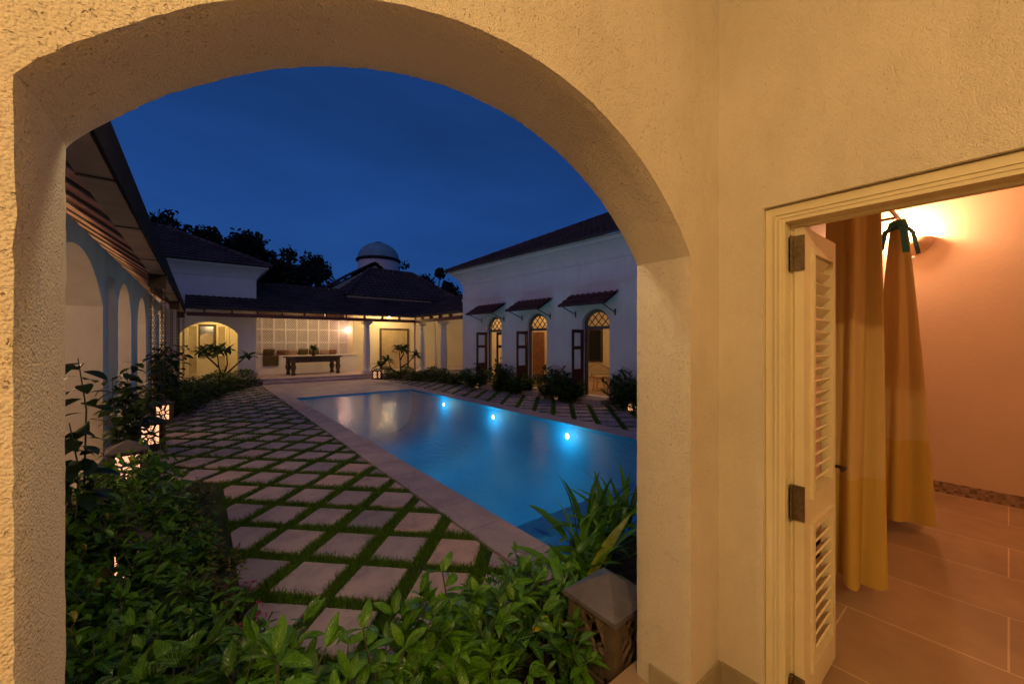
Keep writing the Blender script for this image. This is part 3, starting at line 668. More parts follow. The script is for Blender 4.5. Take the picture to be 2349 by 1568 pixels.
for y in (8.45,):
    b_ = MB(); b_.box((AX+.002,y,.2),(AX+.03,y+.28,2.55))
    for q in range(7): b_.box((AX+.03,y+.02,.35+q*.31),(AX+.04,y+.26,.6+q*.31))
    b_.build('folded_shutter', M['plaster'], arc)

# rain chains with outlet boxes
def rain_chain(y, label, sc=1):
    root = thing('rain_chain', label, 'rain chain', (-.52,y,0), group='rain chains below the gutter')
    b_ = MB(); b_.box((-.10,-.085,2.60),(.10,.085,2.798)); b_.box((-.11,-.095,2.775),(.11,.095,2.7985)); b_.build('outlet_box', M['iron'], root)
    for dx, dy in ((-.075,-.06),(-.045,.06),(.05,-.06),(.08,.06)):
        c_ = MB(); z = 2.60; k = 0
        while z > .1:
            pts = []
            for i in range(9):
                a = 2*math.pi*i/8; rx, rz = .013*math.cos(a), .027*math.sin(a)
                pts.append((dx+(rx if k%2 else 0), dy+(0 if k%2 else rx), z-.027+rz))
            c_.tube(pts, .0045, 4, caps=False); z -= .040; k += 1
        c_.build('chain', M['iron'], root)
    return root
rc = rain_chain(8.3, 'nearest set of four rusty rain chains hanging in front of the white arcade')
dup(rc, (-.52,13.5,0), 0, 1, 'second set of rain chains, beyond the flowering climber')
dup(rc, (-.52,18.0,0), 0, 1, 'farthest set of rain chains at the corner by the pavilion arch')

# ================================================================== STONE LANTERNS
def lantern(name, label, lit, group, w=.36, h=.50):
    root = thing(name, label, 'lantern', group=group)
    b_ = MB(); b_.box((-w/2,-w/2,-.05),(w/2,w/2,.05)); b_.build('base', M['carved'], root)
    pw = .045; zt = h-.09
    for sx in (-1,1):
        for sy in (-1,1):
            x, y = sx*(w/2-pw/2-.004), sy*(w/2-pw/2-.004); body = MB(); body.box((x-pw/2,y-pw/2,.05),(x+pw/2,y+pw/2,zt)); body.build('post', M['carved'], root)
    iw = w/2-pw-.004; ih = (zt-.05)/2; zc = .05+ih
    for q in range(4):
        p_ = MB(); yy = -w/2+.022; d = .026
        def b2(a, b, ww=.017): p_.bar((a[0],yy,zc+a[1]),(b[0],yy,zc+b[1]),ww*1.45,d,(0,1,0))
        for a, b in (((-iw,-ih+.012),(iw,-ih+.012)),((-iw,ih-.012),(iw,ih-.012)),((-iw+.008,-ih),(-iw+.008,ih)),((iw-.008,-ih),(iw-.008,ih))): b2(a,b,.024)
        if lit:
            N = 8; r = .055
            for i in range(N):
                a0, a1 = 2*math.pi*(i+.5)/N, 2*math.pi*(i+1.5)/N
                b2((r*math.cos(a0),r*math.sin(a0)),(r*math.cos(a1),r*math.sin(a1)),.014)
                k = min(iw/abs(math.cos(a0)), ih/abs(math.sin(a0))); b2((r*math.cos(a0),r*math.sin(a0)),(k*math.cos(a0),k*math.sin(a0)),.016)
        else:
            rr = random.Random(q+11)
            for i in range(9):
                x0 = -iw+2*iw*(i+.5)/9; pts = []
                for s_ in range(9):
                    tt = s_/8; pts.append((x0+.045*math.sin(3*math.pi*tt+i*1.3)+(rr.random()-.5)*.01, yy+.006*math.sin(5*tt+i), zc-ih+2*ih*tt))
                p_.tube([(max(-iw,min(iw,a)),b,c) for a,b,c in pts], .013, 6, .009)
            for i in range(14):
                x, z = rr.uniform(-iw+.02,iw-.02), zc+rr.uniform(-ih+.03,ih-.03)
                leaf(p_, (x,yy-.012,z), (rr.uniform(-1,1),-.15,rr.uniform(-1,1)), (0,-1,0), .07, .035, .8, .3, 4)
        p_.xf(Matrix.Rotation(q*math.pi/2,4,'Z')); p_.build('lattice_panel', M['carved'], root)
    cap = MB(); a = w/2+.015; z0, z1, z2 = zt, zt+.025, h+.05
    cap.add([(-a,-a,z0),(a,-a,z0),(a,a,z0),(-a,a,z0),(-a,-a,z1),(a,-a,z1),(a,a,z1),(-a,a,z1),(0,0,z2)],[(0,3,2,1),(0,1,5,4),(1,2,6,5),(2,3,7,6),(3,0,4,7),(4,5,8),(5,6,8),(6,7,8),(7,4,8)])
    cap.build('cap', M['slate'], root)
    if lit:
        d_ = MB(); e = w/2-.062; d_.box((-e,-e,.056),(e,e,zt-.006)); d_.build('diffuser', M['lamp'], root)
    return root
LG = 'lit stone lanterns in the garden'
L1 = lantern('stone_lantern', 'glowing stone lantern right behind the nearest rain chains', True, LG); L1.location = (-.66,8.75,.02); L1.rotation_euler = (0,0,R(12))
dup(L1, (-.70,6.75,.0), R(6), 1, 'low glowing lantern half hidden by leaves under the first arches', LG)
dup(L1, (-.66,11.3,.02), R(14), 1, 'glowing lantern beyond the chains, at the foot of the flowering climber', LG)
dup(L1, (-.42,4.25,-.17), R(8), .9, 'lantern buried in the near left planting, only glints showing', LG)
dup(L1, (6.52,18.45,.0), R(30), .95, 'glowing lantern at the foot of the veranda column', LG)
dup(L1, (8.33,12.55,-.05), R(10), .6, 'lantern hidden in the shrub below the farthest arched window', LG)
dup(L1, (8.62,8.62,-.05), R(10), .6, 'lantern hidden in the shrub between second and third house doors', LG)
dup(L1, (8.68,6.0,-.05), R(10), .6, 'lantern hidden in the shrub beside the arch pillar', LG)
LD = lantern('carved_lantern', 'unlit carved lantern with a slate pyramid cap beside the arch pillar', False, None, .32, .48); LD.location = (1.755,1.36,-.02); LD.scale = (1,1,.96)

# ================================================================== REAR LEFT PAVILION
pv = thing('corner_pavilion', 'white corner pavilion with lit segmental arch and dark hipped tile roof', 'building')
mb = MB(); wall_strips(mb, lambda s,t,z: (s,t,z), -1.4, 1.89, -.06, 4.45, 20.0, 20.35, [(-.62,1.245,.22,2.09,.48)])
mb.box((1.60,20.351,.0),(1.889,24,4.45)); mb.build('wall', M['plaster_far'], pv)
mb = MB(); mb.box((-3.2,22.7,.2),(1.6,22.8,3.1)); mb.box((-1.5,20.351,3.0),(1.6,22.7,3.1)); mb.box((-2.5,20.4,.2),(-2.4,22.7,3.0)); mb.box((1.50,20.351,.2),(1.598,22.7,3.0)); mb.build('inner_wall', M['cream'], pv)
mb = MB(); mb.box((-1.6,19.96,3.35),(1.93,20.0,3.42)); mb.box((1.89,20.0,3.35),(1.93,24,3.42)); mb.build('string_course', M['plaster_far'], pv)
mb = MB(); prf = [(0,4.40),(.03,4.42),(.05,4.48),(.10,4.58),(.20,4.70),(.33,4.80),(.40,4.83),(.42,4.90),(0,4.90)]
def cornice(mb, prf, x0, x1, y0, yb):     # front along x at y0, returning at x1 to yb
    for i in range(len(prf)-1):
        (a,za),(b,zb) = prf[i], prf[i+1]
        mb.add([(x0,y0-a,za),(x1+a,y0-a,za),(x1+b,y0-b,zb),(x0,y0-b,zb)],[(0,1,2,3)])
        mb.add([(x1+a,y0-a,za),(x1+a,yb,za),(x1+b,yb,zb),(x1+b,y0-b,zb)],[(0,1,2,3)])
cornice(mb, prf, -4.0, 1.89, 20.0, 26.0); mb.build('cornice', M['plaster_far'], pv)
mb = MB(); E0 = (2.40,19.5,4.93); RZ = 6.78
tiled(mb, (-5.0,19.5,4.93),(2.40,19.5,4.93),(-5.0,23.05,RZ),(-1.15,23.05,RZ), .24, .33); tiled(mb, (2.40,19.5,4.93),(2.40,26.6,4.93),(-1.15,23.05,RZ),(-1.15,23.06,RZ), .24, .33)
ridge_caps(mb, (2.40,19.5,4.97),(-1.15,23.05,RZ+.03)); ridge_caps(mb, (-1.15,23.05,RZ+.03),(-5.0,23.05,RZ+.03)); mb.build('roof', M['rooftile'], pv)
# doorway with louvred shutters inside the arch
mb = MB(); mb.box((-.55,22.62,.22),(-.47,22.698,2.62)); mb.box((.98,22.62,.22),(1.06,22.698,2.62)); mb.box((-.47,22.62,2.54),(.98,22.698,2.62)); mb.build('door_frame', M['paint'], pv)
for x0, x1 in ((-.46,-.06),(.60,.97)):
    b_ = MB(); b_.box((x0,22.60,.24),(x0+.06,22.65,2.53)); b_.box((x1-.06,22.60,.24),(x1,22.65,2.53))
    for z in (.24,1.1,2.45): b_.box((x0+.06,22.60,z),(x1-.06,22.65,z+.08))
    for q in range(38): 
        z = .35+q*.057
        if abs(z-1.14) > .06 and z < 2.44: b_.bar((x0+.06,22.63,z),(x1-.06,22.63,z),.05,.008,(0,.7,.7))
    b_.build('louvred_shutter', M['paint'], pv)
mr = thing('mirror', 'tall brown framed mirror on the lit wall behind the pavilion arch', 'mirror', (.24,22.68,1.1))
b_ = MB()
for a, b in (((-.34,-.06,0),(.34,0,.1)),((-.34,-.06,1.35),(.34,0,1.45)),((-.34,-.06,.1),(-.24,0,1.35)),((.24,-.06,.1),(.34,0,1.35))): b_.box(a,b)
b_.build('frame', M['wood'], mr); b_ = MB(); b_.box((-.24,-.03,.1),(.24,-.01,1.35)); b_.build('glass', M['mirror'], mr)

# ================================================================== VERANDA
ve = thing('veranda', 'tile roofed veranda with pierced screen, columns and lamp lit cream walls', 'building')
mb = MB(); wall_strips(mb, lambda s,t,z: (s,t,z), 6.40, 13.5, .2, 3.6, 21.75, 21.95, [])
mb.box((6.40,21.951,.2),(6.60,22.75,3.6)); mb.build('wall', M['cream'], ve)
mb = MB(); mb.box((1.6,24.0,.2),(14,24.1,4.0)); mb.box((1.6,22.5,3.02),(6.39,22.6,4.2)); mb.build('back_wall', M['darkwood'], ve)  # dark wall colour stands in for the unlit space behind the screen
mb = MB(); mb.box((13.4,14.9,.2),(13.5,21.75,3.6)); mb.box((9.55,18.4,.2),(9.65,18.5,3.2)); mb.build('end_wall', M['cream'], ve)
# pierced screen
mb = MB(); jx0, jx1, jz0, jz1, jy = 1.85, 6.38, 1.08, 3.02, 22.48; nc, nr = 9, 3
cw, chh = (jx1-jx0)/nc, (jz1-jz0)/nr
for i in range(nc+1): mb.box((jx0+i*cw-.035,jy,jz0),(jx0+i*cw+.035,jy+.09,jz1))
for j in range(nr+1): mb.box((jx0,jy+.004,jz0+j*chh-.035),(jx1,jy+.086,jz0+j*chh+.035))
for i in range(nc):
    for j in range(nr):
        x0, x1, z0, z1 = jx0+i*cw+.035, jx0+(i+1)*cw-.035, jz0+j*chh+.035, jz0+(j+1)*chh-.035; pw_, ph_ = (x1-x0)/4, (z1-z0)/5
        for sg in (1,-1):
            for k in range(-6, 12):
                # diagonal line through (x0+k*pw, z0) with slope sg*ph/pw
                pts = []
                sl = sg*ph_/pw_; xb = x0+k*pw_
                for (xx, zz) in ((x0, z0+sl*(x0-xb)), (x1, z0+sl*(x1-xb)), (xb, z0), (xb+(z1-z0)/sl, z1)):
                    if x0-1e-6 <= xx <= x1+1e-6 and z0-1e-6 <= zz <= z1+1e-6: pts.append((xx, zz))
                if len(pts) >= 2:
                    a = min(pts); b = max(pts)
                    if math.hypot(a[0]-b[0], a[1]-b[1]) > .05: mb.bar((a[0],jy+.045+.003*sg,a[1]),(b[0],jy+.045+.003*sg,b[1]),.031,.05,(0,1,0))
mb.build('jali_screen', M['plaster_far'], ve)
mb = MB(); mb.box((1.89,21.72,.2),(6.62,22.47,1.06)); mb.box((1.89,21.68,1.06),(6.66,22.47,1.085)); mb.build('bench', M['plaster_far'], ve)
mb = MB(); tiled(mb, (-.45,18.88,3.03),(8.62,18.88,3.03),(-.45,21.95,4.45),(11.69,21.95,4.45), .22, .30)
tiled(mb, (8.62,18.88,3.03),(8.62,14.3,3.03),(11.69,21.95,4.45),(11.69,14.3,4.45), .22, .30)
mb.add([(-.45,21.95,4.45),(13,21.95,4.45),(13,25,3.2),(-.45,25,3.2)],[(0,1,2,3)])
ridge_caps(mb, (8.62,18.88,3.07),(11.69,21.95,4.5)); ridge_caps(mb, (1.9,21.95,4.47),(11.7,21.95,4.47)); mb.build('roof', M['rooftile'], ve)
mb = MB(); mb.add([(-.45,18.9,2.985),(8.62,18.9,2.985),(11.6,21.9,4.33),(-.45,21.9,4.33)],[(3,2,1,0)]); mb.add([(8.66,18.86,2.985),(8.66,14.3,2.985),(11.6,14.3,4.33),(11.6,21.85,4.33)],[(3,2,1,0)]); mb.build('ceiling_lining', M['cream'], ve)
mb = MB(); mb.box((-.40,19.02,2.74),(8.70,19.20,2.88)); mb.box((8.70,14.4,2.74),(8.88,19.20,2.88)); mb.build('eave_beam', M['redwood'], ve)
for k in range(11):
    b_ = MB(); x = .1+k*.86; b_.box((x,18.98,2.88),(x+.06,19.16,3.0)); b_.build('rafter_foot', M['redwood'], ve)
for k in range(4):
    b_ = MB(); y = 18.3-k*.95; b_.box((8.70,y,2.88),(8.86,y+.06,3.0)); b_.build('rafter_foot', M['redwood'], ve)
for x, y in ((6.36,19.42),(9.12,19.05),(9.12,16.75)):
    b_ = MB(); b_.box((-.20,-.20,.0),(.20,.20,.12)); 
    b_.lathe([(.185,.12),(.19,.16),(.165,.2),(.15,.24),(.155,.30),(.17,.9),(.165,1.3),(.145,1.8),(.125,2.12),(.12,2.16),(.15,2.19),(.15,2.22),(.125,2.24),(.13,2.32),(.17,2.38),(.19,2.42)],24)
    b_.box((-.21,-.21,2.42),(.21,.21,2.52)); b_.v = [(px+x,py+y,pz+.22) for px,py,pz in b_.v]; b_.build('column', M['plaster_far'], ve)
b_ = MB(); b_.tube([(8.66,18.98,.2),(8.66,18.98,2.74)],.05,10); b_.build('downpipe', M['shade'], ve)
# panelled double door in the rear wall
dx0, dx1 = 7.93, 9.43
b_ = MB(); b_.box((dx0-.1,21.68,.22),(dx0,21.749,2.42)); b_.box((dx1,21.68,.22),(dx1+.1,21.749,2.42)); b_.box((dx0-.1,21.68,2.42),(dx1+.1,21.749,2.52)); b_.build('door_frame', M['wood'], ve)
for a, b in ((dx0+.004,(dx0+dx1)/2-.004),((dx0+dx1)/2+.004,dx1-.004)):
    b_ = MB(); b_.box((a,21.70,.22),(a+.12,21.745,2.41)); b_.box((b-.12,21.70,.22),(b,21.745,2.41))
    for z in (.22,1.0,2.3): b_.box((a+.12,21.70,z),(b-.12,21.745,z+.11))
    b_.box((a+.12,21.725,.33),(b-.12,21.74,2.3)); d_ = b_.build('door_leaf', M['oldpaint'], ve)
    k = MB(); kx = b-.06 if b < 8.7 else a+.06; k.lathe([(0,-.05),(.03,-.045),(.035,-.03),(.012,0)],8); k.xf(Matrix.Translation((kx,21.70,1.2)) @ Matrix.Rotation(R(-90),4,'X')); k.build('knob', M['iron'], d_)
b_ = MB(); b_.box((12.2,14.0,.2),(12.3,15.2,2.4)); b_.build('side_door', M['wood'], ve)
# wall lamp
wl = thing('veranda_light', 'small round wall lamp glowing beside the pierced screen', 'wall lamp', (6.39,22.32,2.40))
b_ = MB(); b_.lathe([(0,-.075),(.05,-.055),(.07,0),(.05,.055),(0,.075)],12,(-.08,0,0)); b_.build('globe', M['bulb'], wl)
b_ = MB(); b_.bar((0,0,-.07),(-.07,0,-.07),.03,.02); b_.box((-.012,-.05,-.10),(0,.05,.08)); b_.build('bracket', M['iron'], wl)
cb = thing('ceiling_bulb', 'bare ceiling bulb under the veranda roof, mirrored in the pool', 'ceiling lamp', (7.9,20.5,3.12))
b_ = MB(); b_.lathe([(0,-.09),(.05,-.06),(.065,0),(.05,.05),(.02,.08)],12); b_.build('bulb', M['bulb'], cb)
b_ = MB(); b_.tube([(0,0,.08),(0,0,.55)],.012,6); b_.build('cord', M['iron'], cb)
# carved table
tb_ = thing('carved_table', 'long dark carved wooden table with turned legs on the terrace', 'table', (4.28,20.75,.22), R(7))
b_ = MB(); b_.box((-1.18,-.48,.80),(1.18,.48,.86)); b_.build('tabletop', M['wood'], tb_)
b_ = MB(); b_.box((-1.0,-.40,.58),(1.0,-.36,.80)); b_.box((-1.0,.36,.58),(1.0,.40,.80)); b_.box((-1.0,-.36,.58),(-.96,.36,.80)); b_.box((.96,-.36,.58),(1.0,.36,.80)); b_.build('apron', M['wood'], tb_)
for sx in (-1,1):
    for sy in (-1,1):
        b_ = MB(); b_.lathe([(.07,0),(.095,.03),(.10,.08),(.07,.13),(.08,.2),(.115,.33),(.12,.42),(.08,.5),(.11,.54),(.09,.58),(.10,.80)],14,(sx*1.0,sy*.38,0)); b_.build('leg', M['wood'], tb_)
vz = thing('flower_vase', 'dark vase of green foliage standing on the carved table', 'vase', (4.3,20.85,1.08))
b_ = MB(); b_.lathe([(0,0),(.07,0),(.085,.08),(.07,.18),(.05,.22),(.06,.25)],14); b_.build('vase', M['darkwood'], vz)
b_ = MB()
for k in range(110): leaf(b_, (random.gauss(0,.05),random.gauss(0,.05),.25+random.random()*.2), rdir(-.1,1.3), (0,0,1), .16, .06, .6, .2, 3)
b_.build('foliage', M['leaffar'], vz)
def cushion(x, y, z, w, h, rz, tilt, m, label):
    b_ = MB(); N = 10; vs = []
    for sgn in (1,-1):
        for i in range(N+1):
            for j in range(N+1):
                u, v = i/N*2-1, j/N*2-1; t = .085*((1-u**4)*(1-v**4))**.6
                vs.append((u*w/2*(1-.05*v*v), sgn*t, v*h/2*(1-.05*u*u)))
    K = (N+1)**2; fs = []
    for i in range(N):
        for j in range(N):
            a = i*(N+1)+j; fs += [(a,a+N+1,a+N+2,a+1),(K+a,K+a+1,K+a+N+2,K+a+N+1)]
    b_.add(vs, fs, smooth=True); b_.xf(Matrix.Translation((x,y,z+h/2)) @ Matrix.Rotation(rz,4,'Z') @ Matrix.Rotation(tilt,4,'X'))
    b_.build('cushion', m, label=label, cat='cushion', group='cushions on the white bench')
for args in ((2.62,22.30,1.085,.50,.34,.1,.35,M['cushion'],'olive cushion at the left end of the bench cushions'),
             (3.18,22.30,1.085,.44,.28,-.2,.35,M['cushion3'],'rust cushion leaning next to the olive one at the left'),
             (3.62,22.30,1.085,.46,.28,.1,.35,M['cushion2'],'beige cushion left of the vase'),
             (4.12,22.30,1.085,.48,.32,0,.3,M['cushion'],'olive cushion just behind the vase'),
             (4.62,22.30,1.085,.48,.30,-.1,.35,M['cushion'],'second olive cushion to the right of the vase'),
             (5.10,22.30,1.085,.43,.27,.1,.35,M['cushion2'],'pale beige cushion near the right end of the row'),
             (5.52,22.30,1.085,.43,.28,.2,.35,M['cushion3'],'rust cushion at the right end of the row')): cushion(*args)
th_ = MB(); th_.box((2.30,21.66,.62),(2.95,21.678,1.086)); th_.box((2.30,21.66,1.0865),(2.95,22.2,1.10)); th_.build('throw', M['cushion'], label='olive throw draped over the front edge of the white bench', cat='blanket')

# hip roofed block behind the veranda
hp = thing('hipped_roof_block', 'hipped tile roof block rising behind the veranda roof', 'building')
mb = MB(); HE = 4.16; HR = 6.12; a_,b_x,c_,d_y = 5.85,12.9,21.0,27.0
tiled(mb, (a_,c_,HE),(b_x,c_,HE),(8.0,24,HR),(10.75,24,HR), .30, .30, .03, .05); tiled(mb, (a_,d_y,HE),(a_,c_,HE),(8.0,24.01,HR),(8.0,24,HR), .30, .30, .03, .05); tiled(mb, (b_x,c_,HE),(b_x,d_y,HE),(10.75,24,HR),(10.75,24.01,HR), .3, .30, .03, .05)
ridge_caps(mb, (a_,c_,HE+.05),(8.0,24,HR+.05)); ridge_caps(mb, (8.0,24,HR+.05),(10.75,24,HR+.05)); ridge_caps(mb, (b_x,c_,HE+.05),(10.75,24,HR+.05)); mb.build('roof', M['rooftile'], hp)
mb = MB(); mb.box((a_+.05,c_+.05,HE-.30),(b_x-.05,c_+.10,HE-.02)); mb.box((a_+.05,c_+.10,HE-.30),(a_+.10,d_y,HE-.02)); mb.box((a_+.3,c_+1.2,3.0),(b_x-.3,d_y-.3,HE-.05)); mb.build('wall', M['shade'], hp)

# domed tower
dm = thing('domed_tower', 'round white tower with a pale dome above the rooftops', 'tower', (11.45,32,0))
b_ = MB(); b_.lathe([(1.58,0),(1.58,8.30)],48); b_.build('drum', M['plaster_far'], dm)
b_ = MB(); b_.lathe([(1.60,8.26),(1.74,8.30),(1.76,8.40),(1.72,8.46),(1.60,8.50)],48); b_.build('rim', M['iron'], dm)
b_ = MB(); b_.lathe([(1.62*math.cos(a*math.pi/2/14), 8.47+1.36*math.sin(a*math.pi/2/14)) for a in range(15)],48); b_.build('dome', M['domepaint'], dm)
b_ = MB(); b_.lathe([(.30,9.80),(.32,9.86),(.1,9.9),(0,9.9)],16); b_.build('finial', M['iron'], dm)
ang = math.atan2(-32,-11.45)+.12
b_ = MB(); pts = [(-.24,7.2),(.24,7.2),(.24,7.75)]+[(.24*math.cos(a*math.pi/10),7.75+.24*math.sin(a*math.pi/10)) for a in range(1,10)]+[(-.24,7.75)]
b_.extr([(1.56,x,z) for x,z in pts], (.05,0,0)); b_.xf(Matrix.Rotation(ang,4,'Z')); b_.build('window', M['cream'], dm)
gh = thing('gabled_house', 'pale gabled house with a dark roof half hidden behind the veranda roof', 'building')
mb = MB(); mb.box((7.0,28.0,0),(12.2,33,5.2)); mb.extr([(6.6,28.0,5.2),(12.2,28.0,5.2),(9.8,28.0,7.2)], (0,5,0)); mb.build('wall', M['cream'], gh)
mb = MB(); tiled(mb, (6.1,34,5.0),(6.1,27.5,5.0),(9.6,34,7.35),(9.6,27.5,7.35)); tiled(mb, (12.8,27.5,5.0),(12.8,34,5.0),(9.6,27.5,7.35),(9.6,34,7.35)); mb.build('roof', M['rooftile'], gh)

# ================================================================== RIGHT HOUSE (local y runs along its wall, local x into it)
ho = thing('main_house', 'white colonial house with three arched doors, awnings and a hipped roof', 'building', (8.9,10,0), R(3.41))
HW = ((1.73,2.65),(-.58,.385),(-2.99,-2.02)); SE = 4.245; NE_ = -9.0; mb = MB()
wall_strips(mb, lambda s,t,z: (t,s,z), NE_, SE, -.06, 4.6, 0, .30, [(a,b,.16,2.36,.36) for a,b in HW])
mb.box((.301,SE-.3,-.06),(10,SE,4.6)); mb.build('wall', M['plaster_far'], ho)
mb = MB(); mb.box((-.035,NE_,3.47),(-.001,SE+.03,3.54)); mb.box((-.02,NE_,3.41),(-.001,SE+.02,3.47)); mb.box((-.001,SE+.001,3.47),(3,SE+.03,3.54)); mb.build('string_course', M['plaster_far'], ho)
mb = MB(); prh = [(0,4.08),(.03,4.09),(.035,4.14),(.08,4.26),(.17,4.40),(.30,4.51),(.38,4.54),(.41,4.62),(0,4.63)]
for i in range(len(prh)-1):
    (a,za),(b,zb) = prh[i], prh[i+1]
    mb.add([(-a,NE_,za),(-a,SE+a,za),(-b,SE+b,zb),(-b,NE_,zb)],[(0,1,2,3)]); mb.add([(-a,SE+a,za),(4,SE+a,za),(4,SE+b,zb),(-b,SE+b,zb)],[(0,1,2,3)])
mb.box((-.49,NE_,4.633),(.3,SE+.49,4.652)); mb.build('cornice', M['plaster_far'], ho)
mb = MB(); ez = 4.66; e = .52; rz_ = ez+4.9*.48
tiled(mb, (-e,SE+e,ez),(-e,NE_,ez),(4.9-e,SE+e-4.9,rz_),(4.9-e,NE_,rz_), .23, .32); tiled(mb, (10-e,SE+e,ez),(-e,SE+e,ez),(4.91-e,SE+e-4.9,rz_),(4.9-e,SE+e-4.9,rz_), .23, .32)
ridge_caps(mb, (-e,SE+e,ez+.04),(4.9-e,SE+e-4.9,rz_+.04)); ridge_caps(mb, (4.9-e,SE+e-4.9,rz_+.04),(4.9-e,NE_,rz_+.04)); mb.build('roof', M['rooftile'], ho)
mb = MB(); mb.box((5.2,NE_,.1),(5.3,SE-.3,3.6)); mb.box((.3,NE_,3.5),(5.2,SE-.3,3.6)); mb.box((.31,3.2,.1),(5.2,3.3,3.5)); mb.box((.31,NE_,.1),(5.2,NE_+.1,3.5)); mb.box((2.2,1.2,.1),(2.3,3.2,3.5)); mb.build('inner_wall', M['cream'], ho)
mb = MB(); mb.box((.301,NE_,.0),(5.2,SE-.3,.15)); mb.build('house_floor', M['roomfloor'], kind='structure'); S.objects['house_floor'].matrix_world = ho.matrix_basis
mb = MB(); mb.box((2.15,1.62,.15),(2.199,2.26,2.16)); mb.build('room_door', M['darkwood2'], ho)
mb = MB()
for a, b in (((5.12,.90,.86),(5.199,.97,2.34)),((5.12,1.57,.86),(5.199,1.64,2.34)),((5.12,.97,.86),(5.199,1.57,.93)),((5.12,.97,2.27),(5.199,1.57,2.34))): mb.box(a, b)
bw = mb.build('back_window', M['wood'], ho); mb = MB(); mb.box((5.16,.97,.93),(5.199,1.57,2.27)); mb.build('dark_pane', M['nightpane'], bw)
for a, b in HW:
    c = (a+b)/2; w2 = (b-a)/2; wf = MB()
    # frame set in the reveal
    x0, x1 = .13, .20
    wf.box((x0,a+.001,.16),(x1,a+.085,2.36)); wf.box((x0,b-.085,.16),(x1,b-.001,2.36)); wf.box((x0-.01,a+.085,2.13),(x1,b-.085,2.22))
    rad_ = (w2*w2+.36*.36)/.72; t_ = math.asin(min(1,w2/rad_)); NN = 14
    for i in range(NN):
        q0, q1 = -t_+2*t_*i/NN, -t_+2*t_*(i+1)/NN
        P = lambda q, r: (c+r*math.sin(q), 2.72-rad_+r*math.cos(q))
        o0, o1, i0, i1 = P(q0,rad_-.002), P(q1,rad_-.002), P(q0,rad_-.085), P(q1,rad_-.085)
        wf.extr([(x0,*o0),(x0,*o1),(x0,*i1),(x0,*i0)], (x1-x0,0,0))
    f_ = wf.build('door_frame', M['greengrey'], ho)
    lat = MB()
    for k in (-1.5,-.5,.5,1.5):
        for sg in (1,-1):
            y0 = c+k*.24; p0 = Vector((.165+.002*sg,y0,2.22)); 
            for st_ in range(1,40):
                y, z = y0+sg*st_*.01, 2.22+st_*.0105
                if abs(y-c) > w2-.07 or z > 2.72-.07-rad_+math.sqrt(max(0,rad_**2-(y-c)**2)): break
            if st_ > 2: lat.bar(p0, (.165+.002*sg,y,z), .02, .02, (1,0,0))
    lat.build('lattice', M['darkwood'], f_)
    pn = MB(); pn.add([(.17,a+.085,2.22),(.17,b-.085,2.22),(.17,b-.085,2.45),(.17,a+.085,2.45)],[(0,1,2,3)]); pn.build('fanlight_pane', M['glass'], f_)
    # leaf hinged at the far jamb, swung outwards; second leaf swung inwards against the near jamb
    for q_, (hy, ang_, wd) in enumerate(((b-.03, 92, .50), (a+.05, {0: 4, 1: -62}.get(HW.index((a,b)), -88), .40))):
        # leaf built along +y from its hinge, then swung about the hinge
        lf = MB(); stw = .075; sg = -1 if q_ == 0 else 1; tk = .04
        def bx_(y0, y1, z0, z1, t0=-tk/2, t1=tk/2): y0, y1 = sorted((sg*y0, sg*y1)); return ((t0,y0,z0),(t1,y1,z1))
        lf.box(*bx_(0,stw+.03,.17,2.12)); lf.box(*bx_(wd-stw,wd,.17,2.12))
        for z0, z1 in ((.17,.95),(1.53,1.63),(2.02,2.12)): lf.box(*bx_(stw+.03,wd-stw,z0,z1))
        lf.box(*bx_(stw+.06,wd-stw-.03,.28,.84,-tk/2-.008,tk/2+.008))
        MX = Matrix.Translation((.02 if q_ == 0 else .17, hy, 0)) @ Matrix.Rotation(R(-ang_ if q_ == 0 else ang_),4,'Z'); lf.xf(MX); lo = lf.build('door_leaf', M['darkwood'], ho)
        for z0, z1 in ((.95,1.53),(1.63,2.02)):
            pn = MB(); y0, y1 = sg*(stw+.03), sg*(wd-stw); pn.add([(0,y0,z0),(0,y1,z0),(0,y1,z1),(0,y0,z1)],[(0,1,2,3)]); pn.xf(MX); pn.build('pane', M['glass'], lo)
for a, b in ((1.46,3.05),(-.85,.725),(-3.30,-1.66)):
    mb = MB(); tiled(mb, (-.66,b,2.80),(-.66,a,2.80),(-.01,b,3.19),(-.01,a,3.19), .20, .24, .022, .02)
    mb.add([(-.66,b,2.775),(-.66,a,2.775),(-.01,a,3.15),(-.01,b,3.15)],[(0,1,2,3)]); aw = mb.build('awning', M['redtile'], ho)
    for y in (a+.12, b-.12):
        k = MB(); k.tube([(-.002,y,2.58),(-.62,y,2.79)],.014,6); k.box((-.012,y-.02,2.5),(-.001,y+.02,2.68)); k.build('bracket', M['iron'], aw)
for a, b in HW:
    k = MB(); pts = [( -.05,b+.1),(-.45,b+.02),(-.52,(a+b)/2),(-.45,a-.02),(-.05,a-.1)]
    k.prism([(x,y) for x,y in pts], -.05, .145); k.build('door_step', M['pebble'], ho)
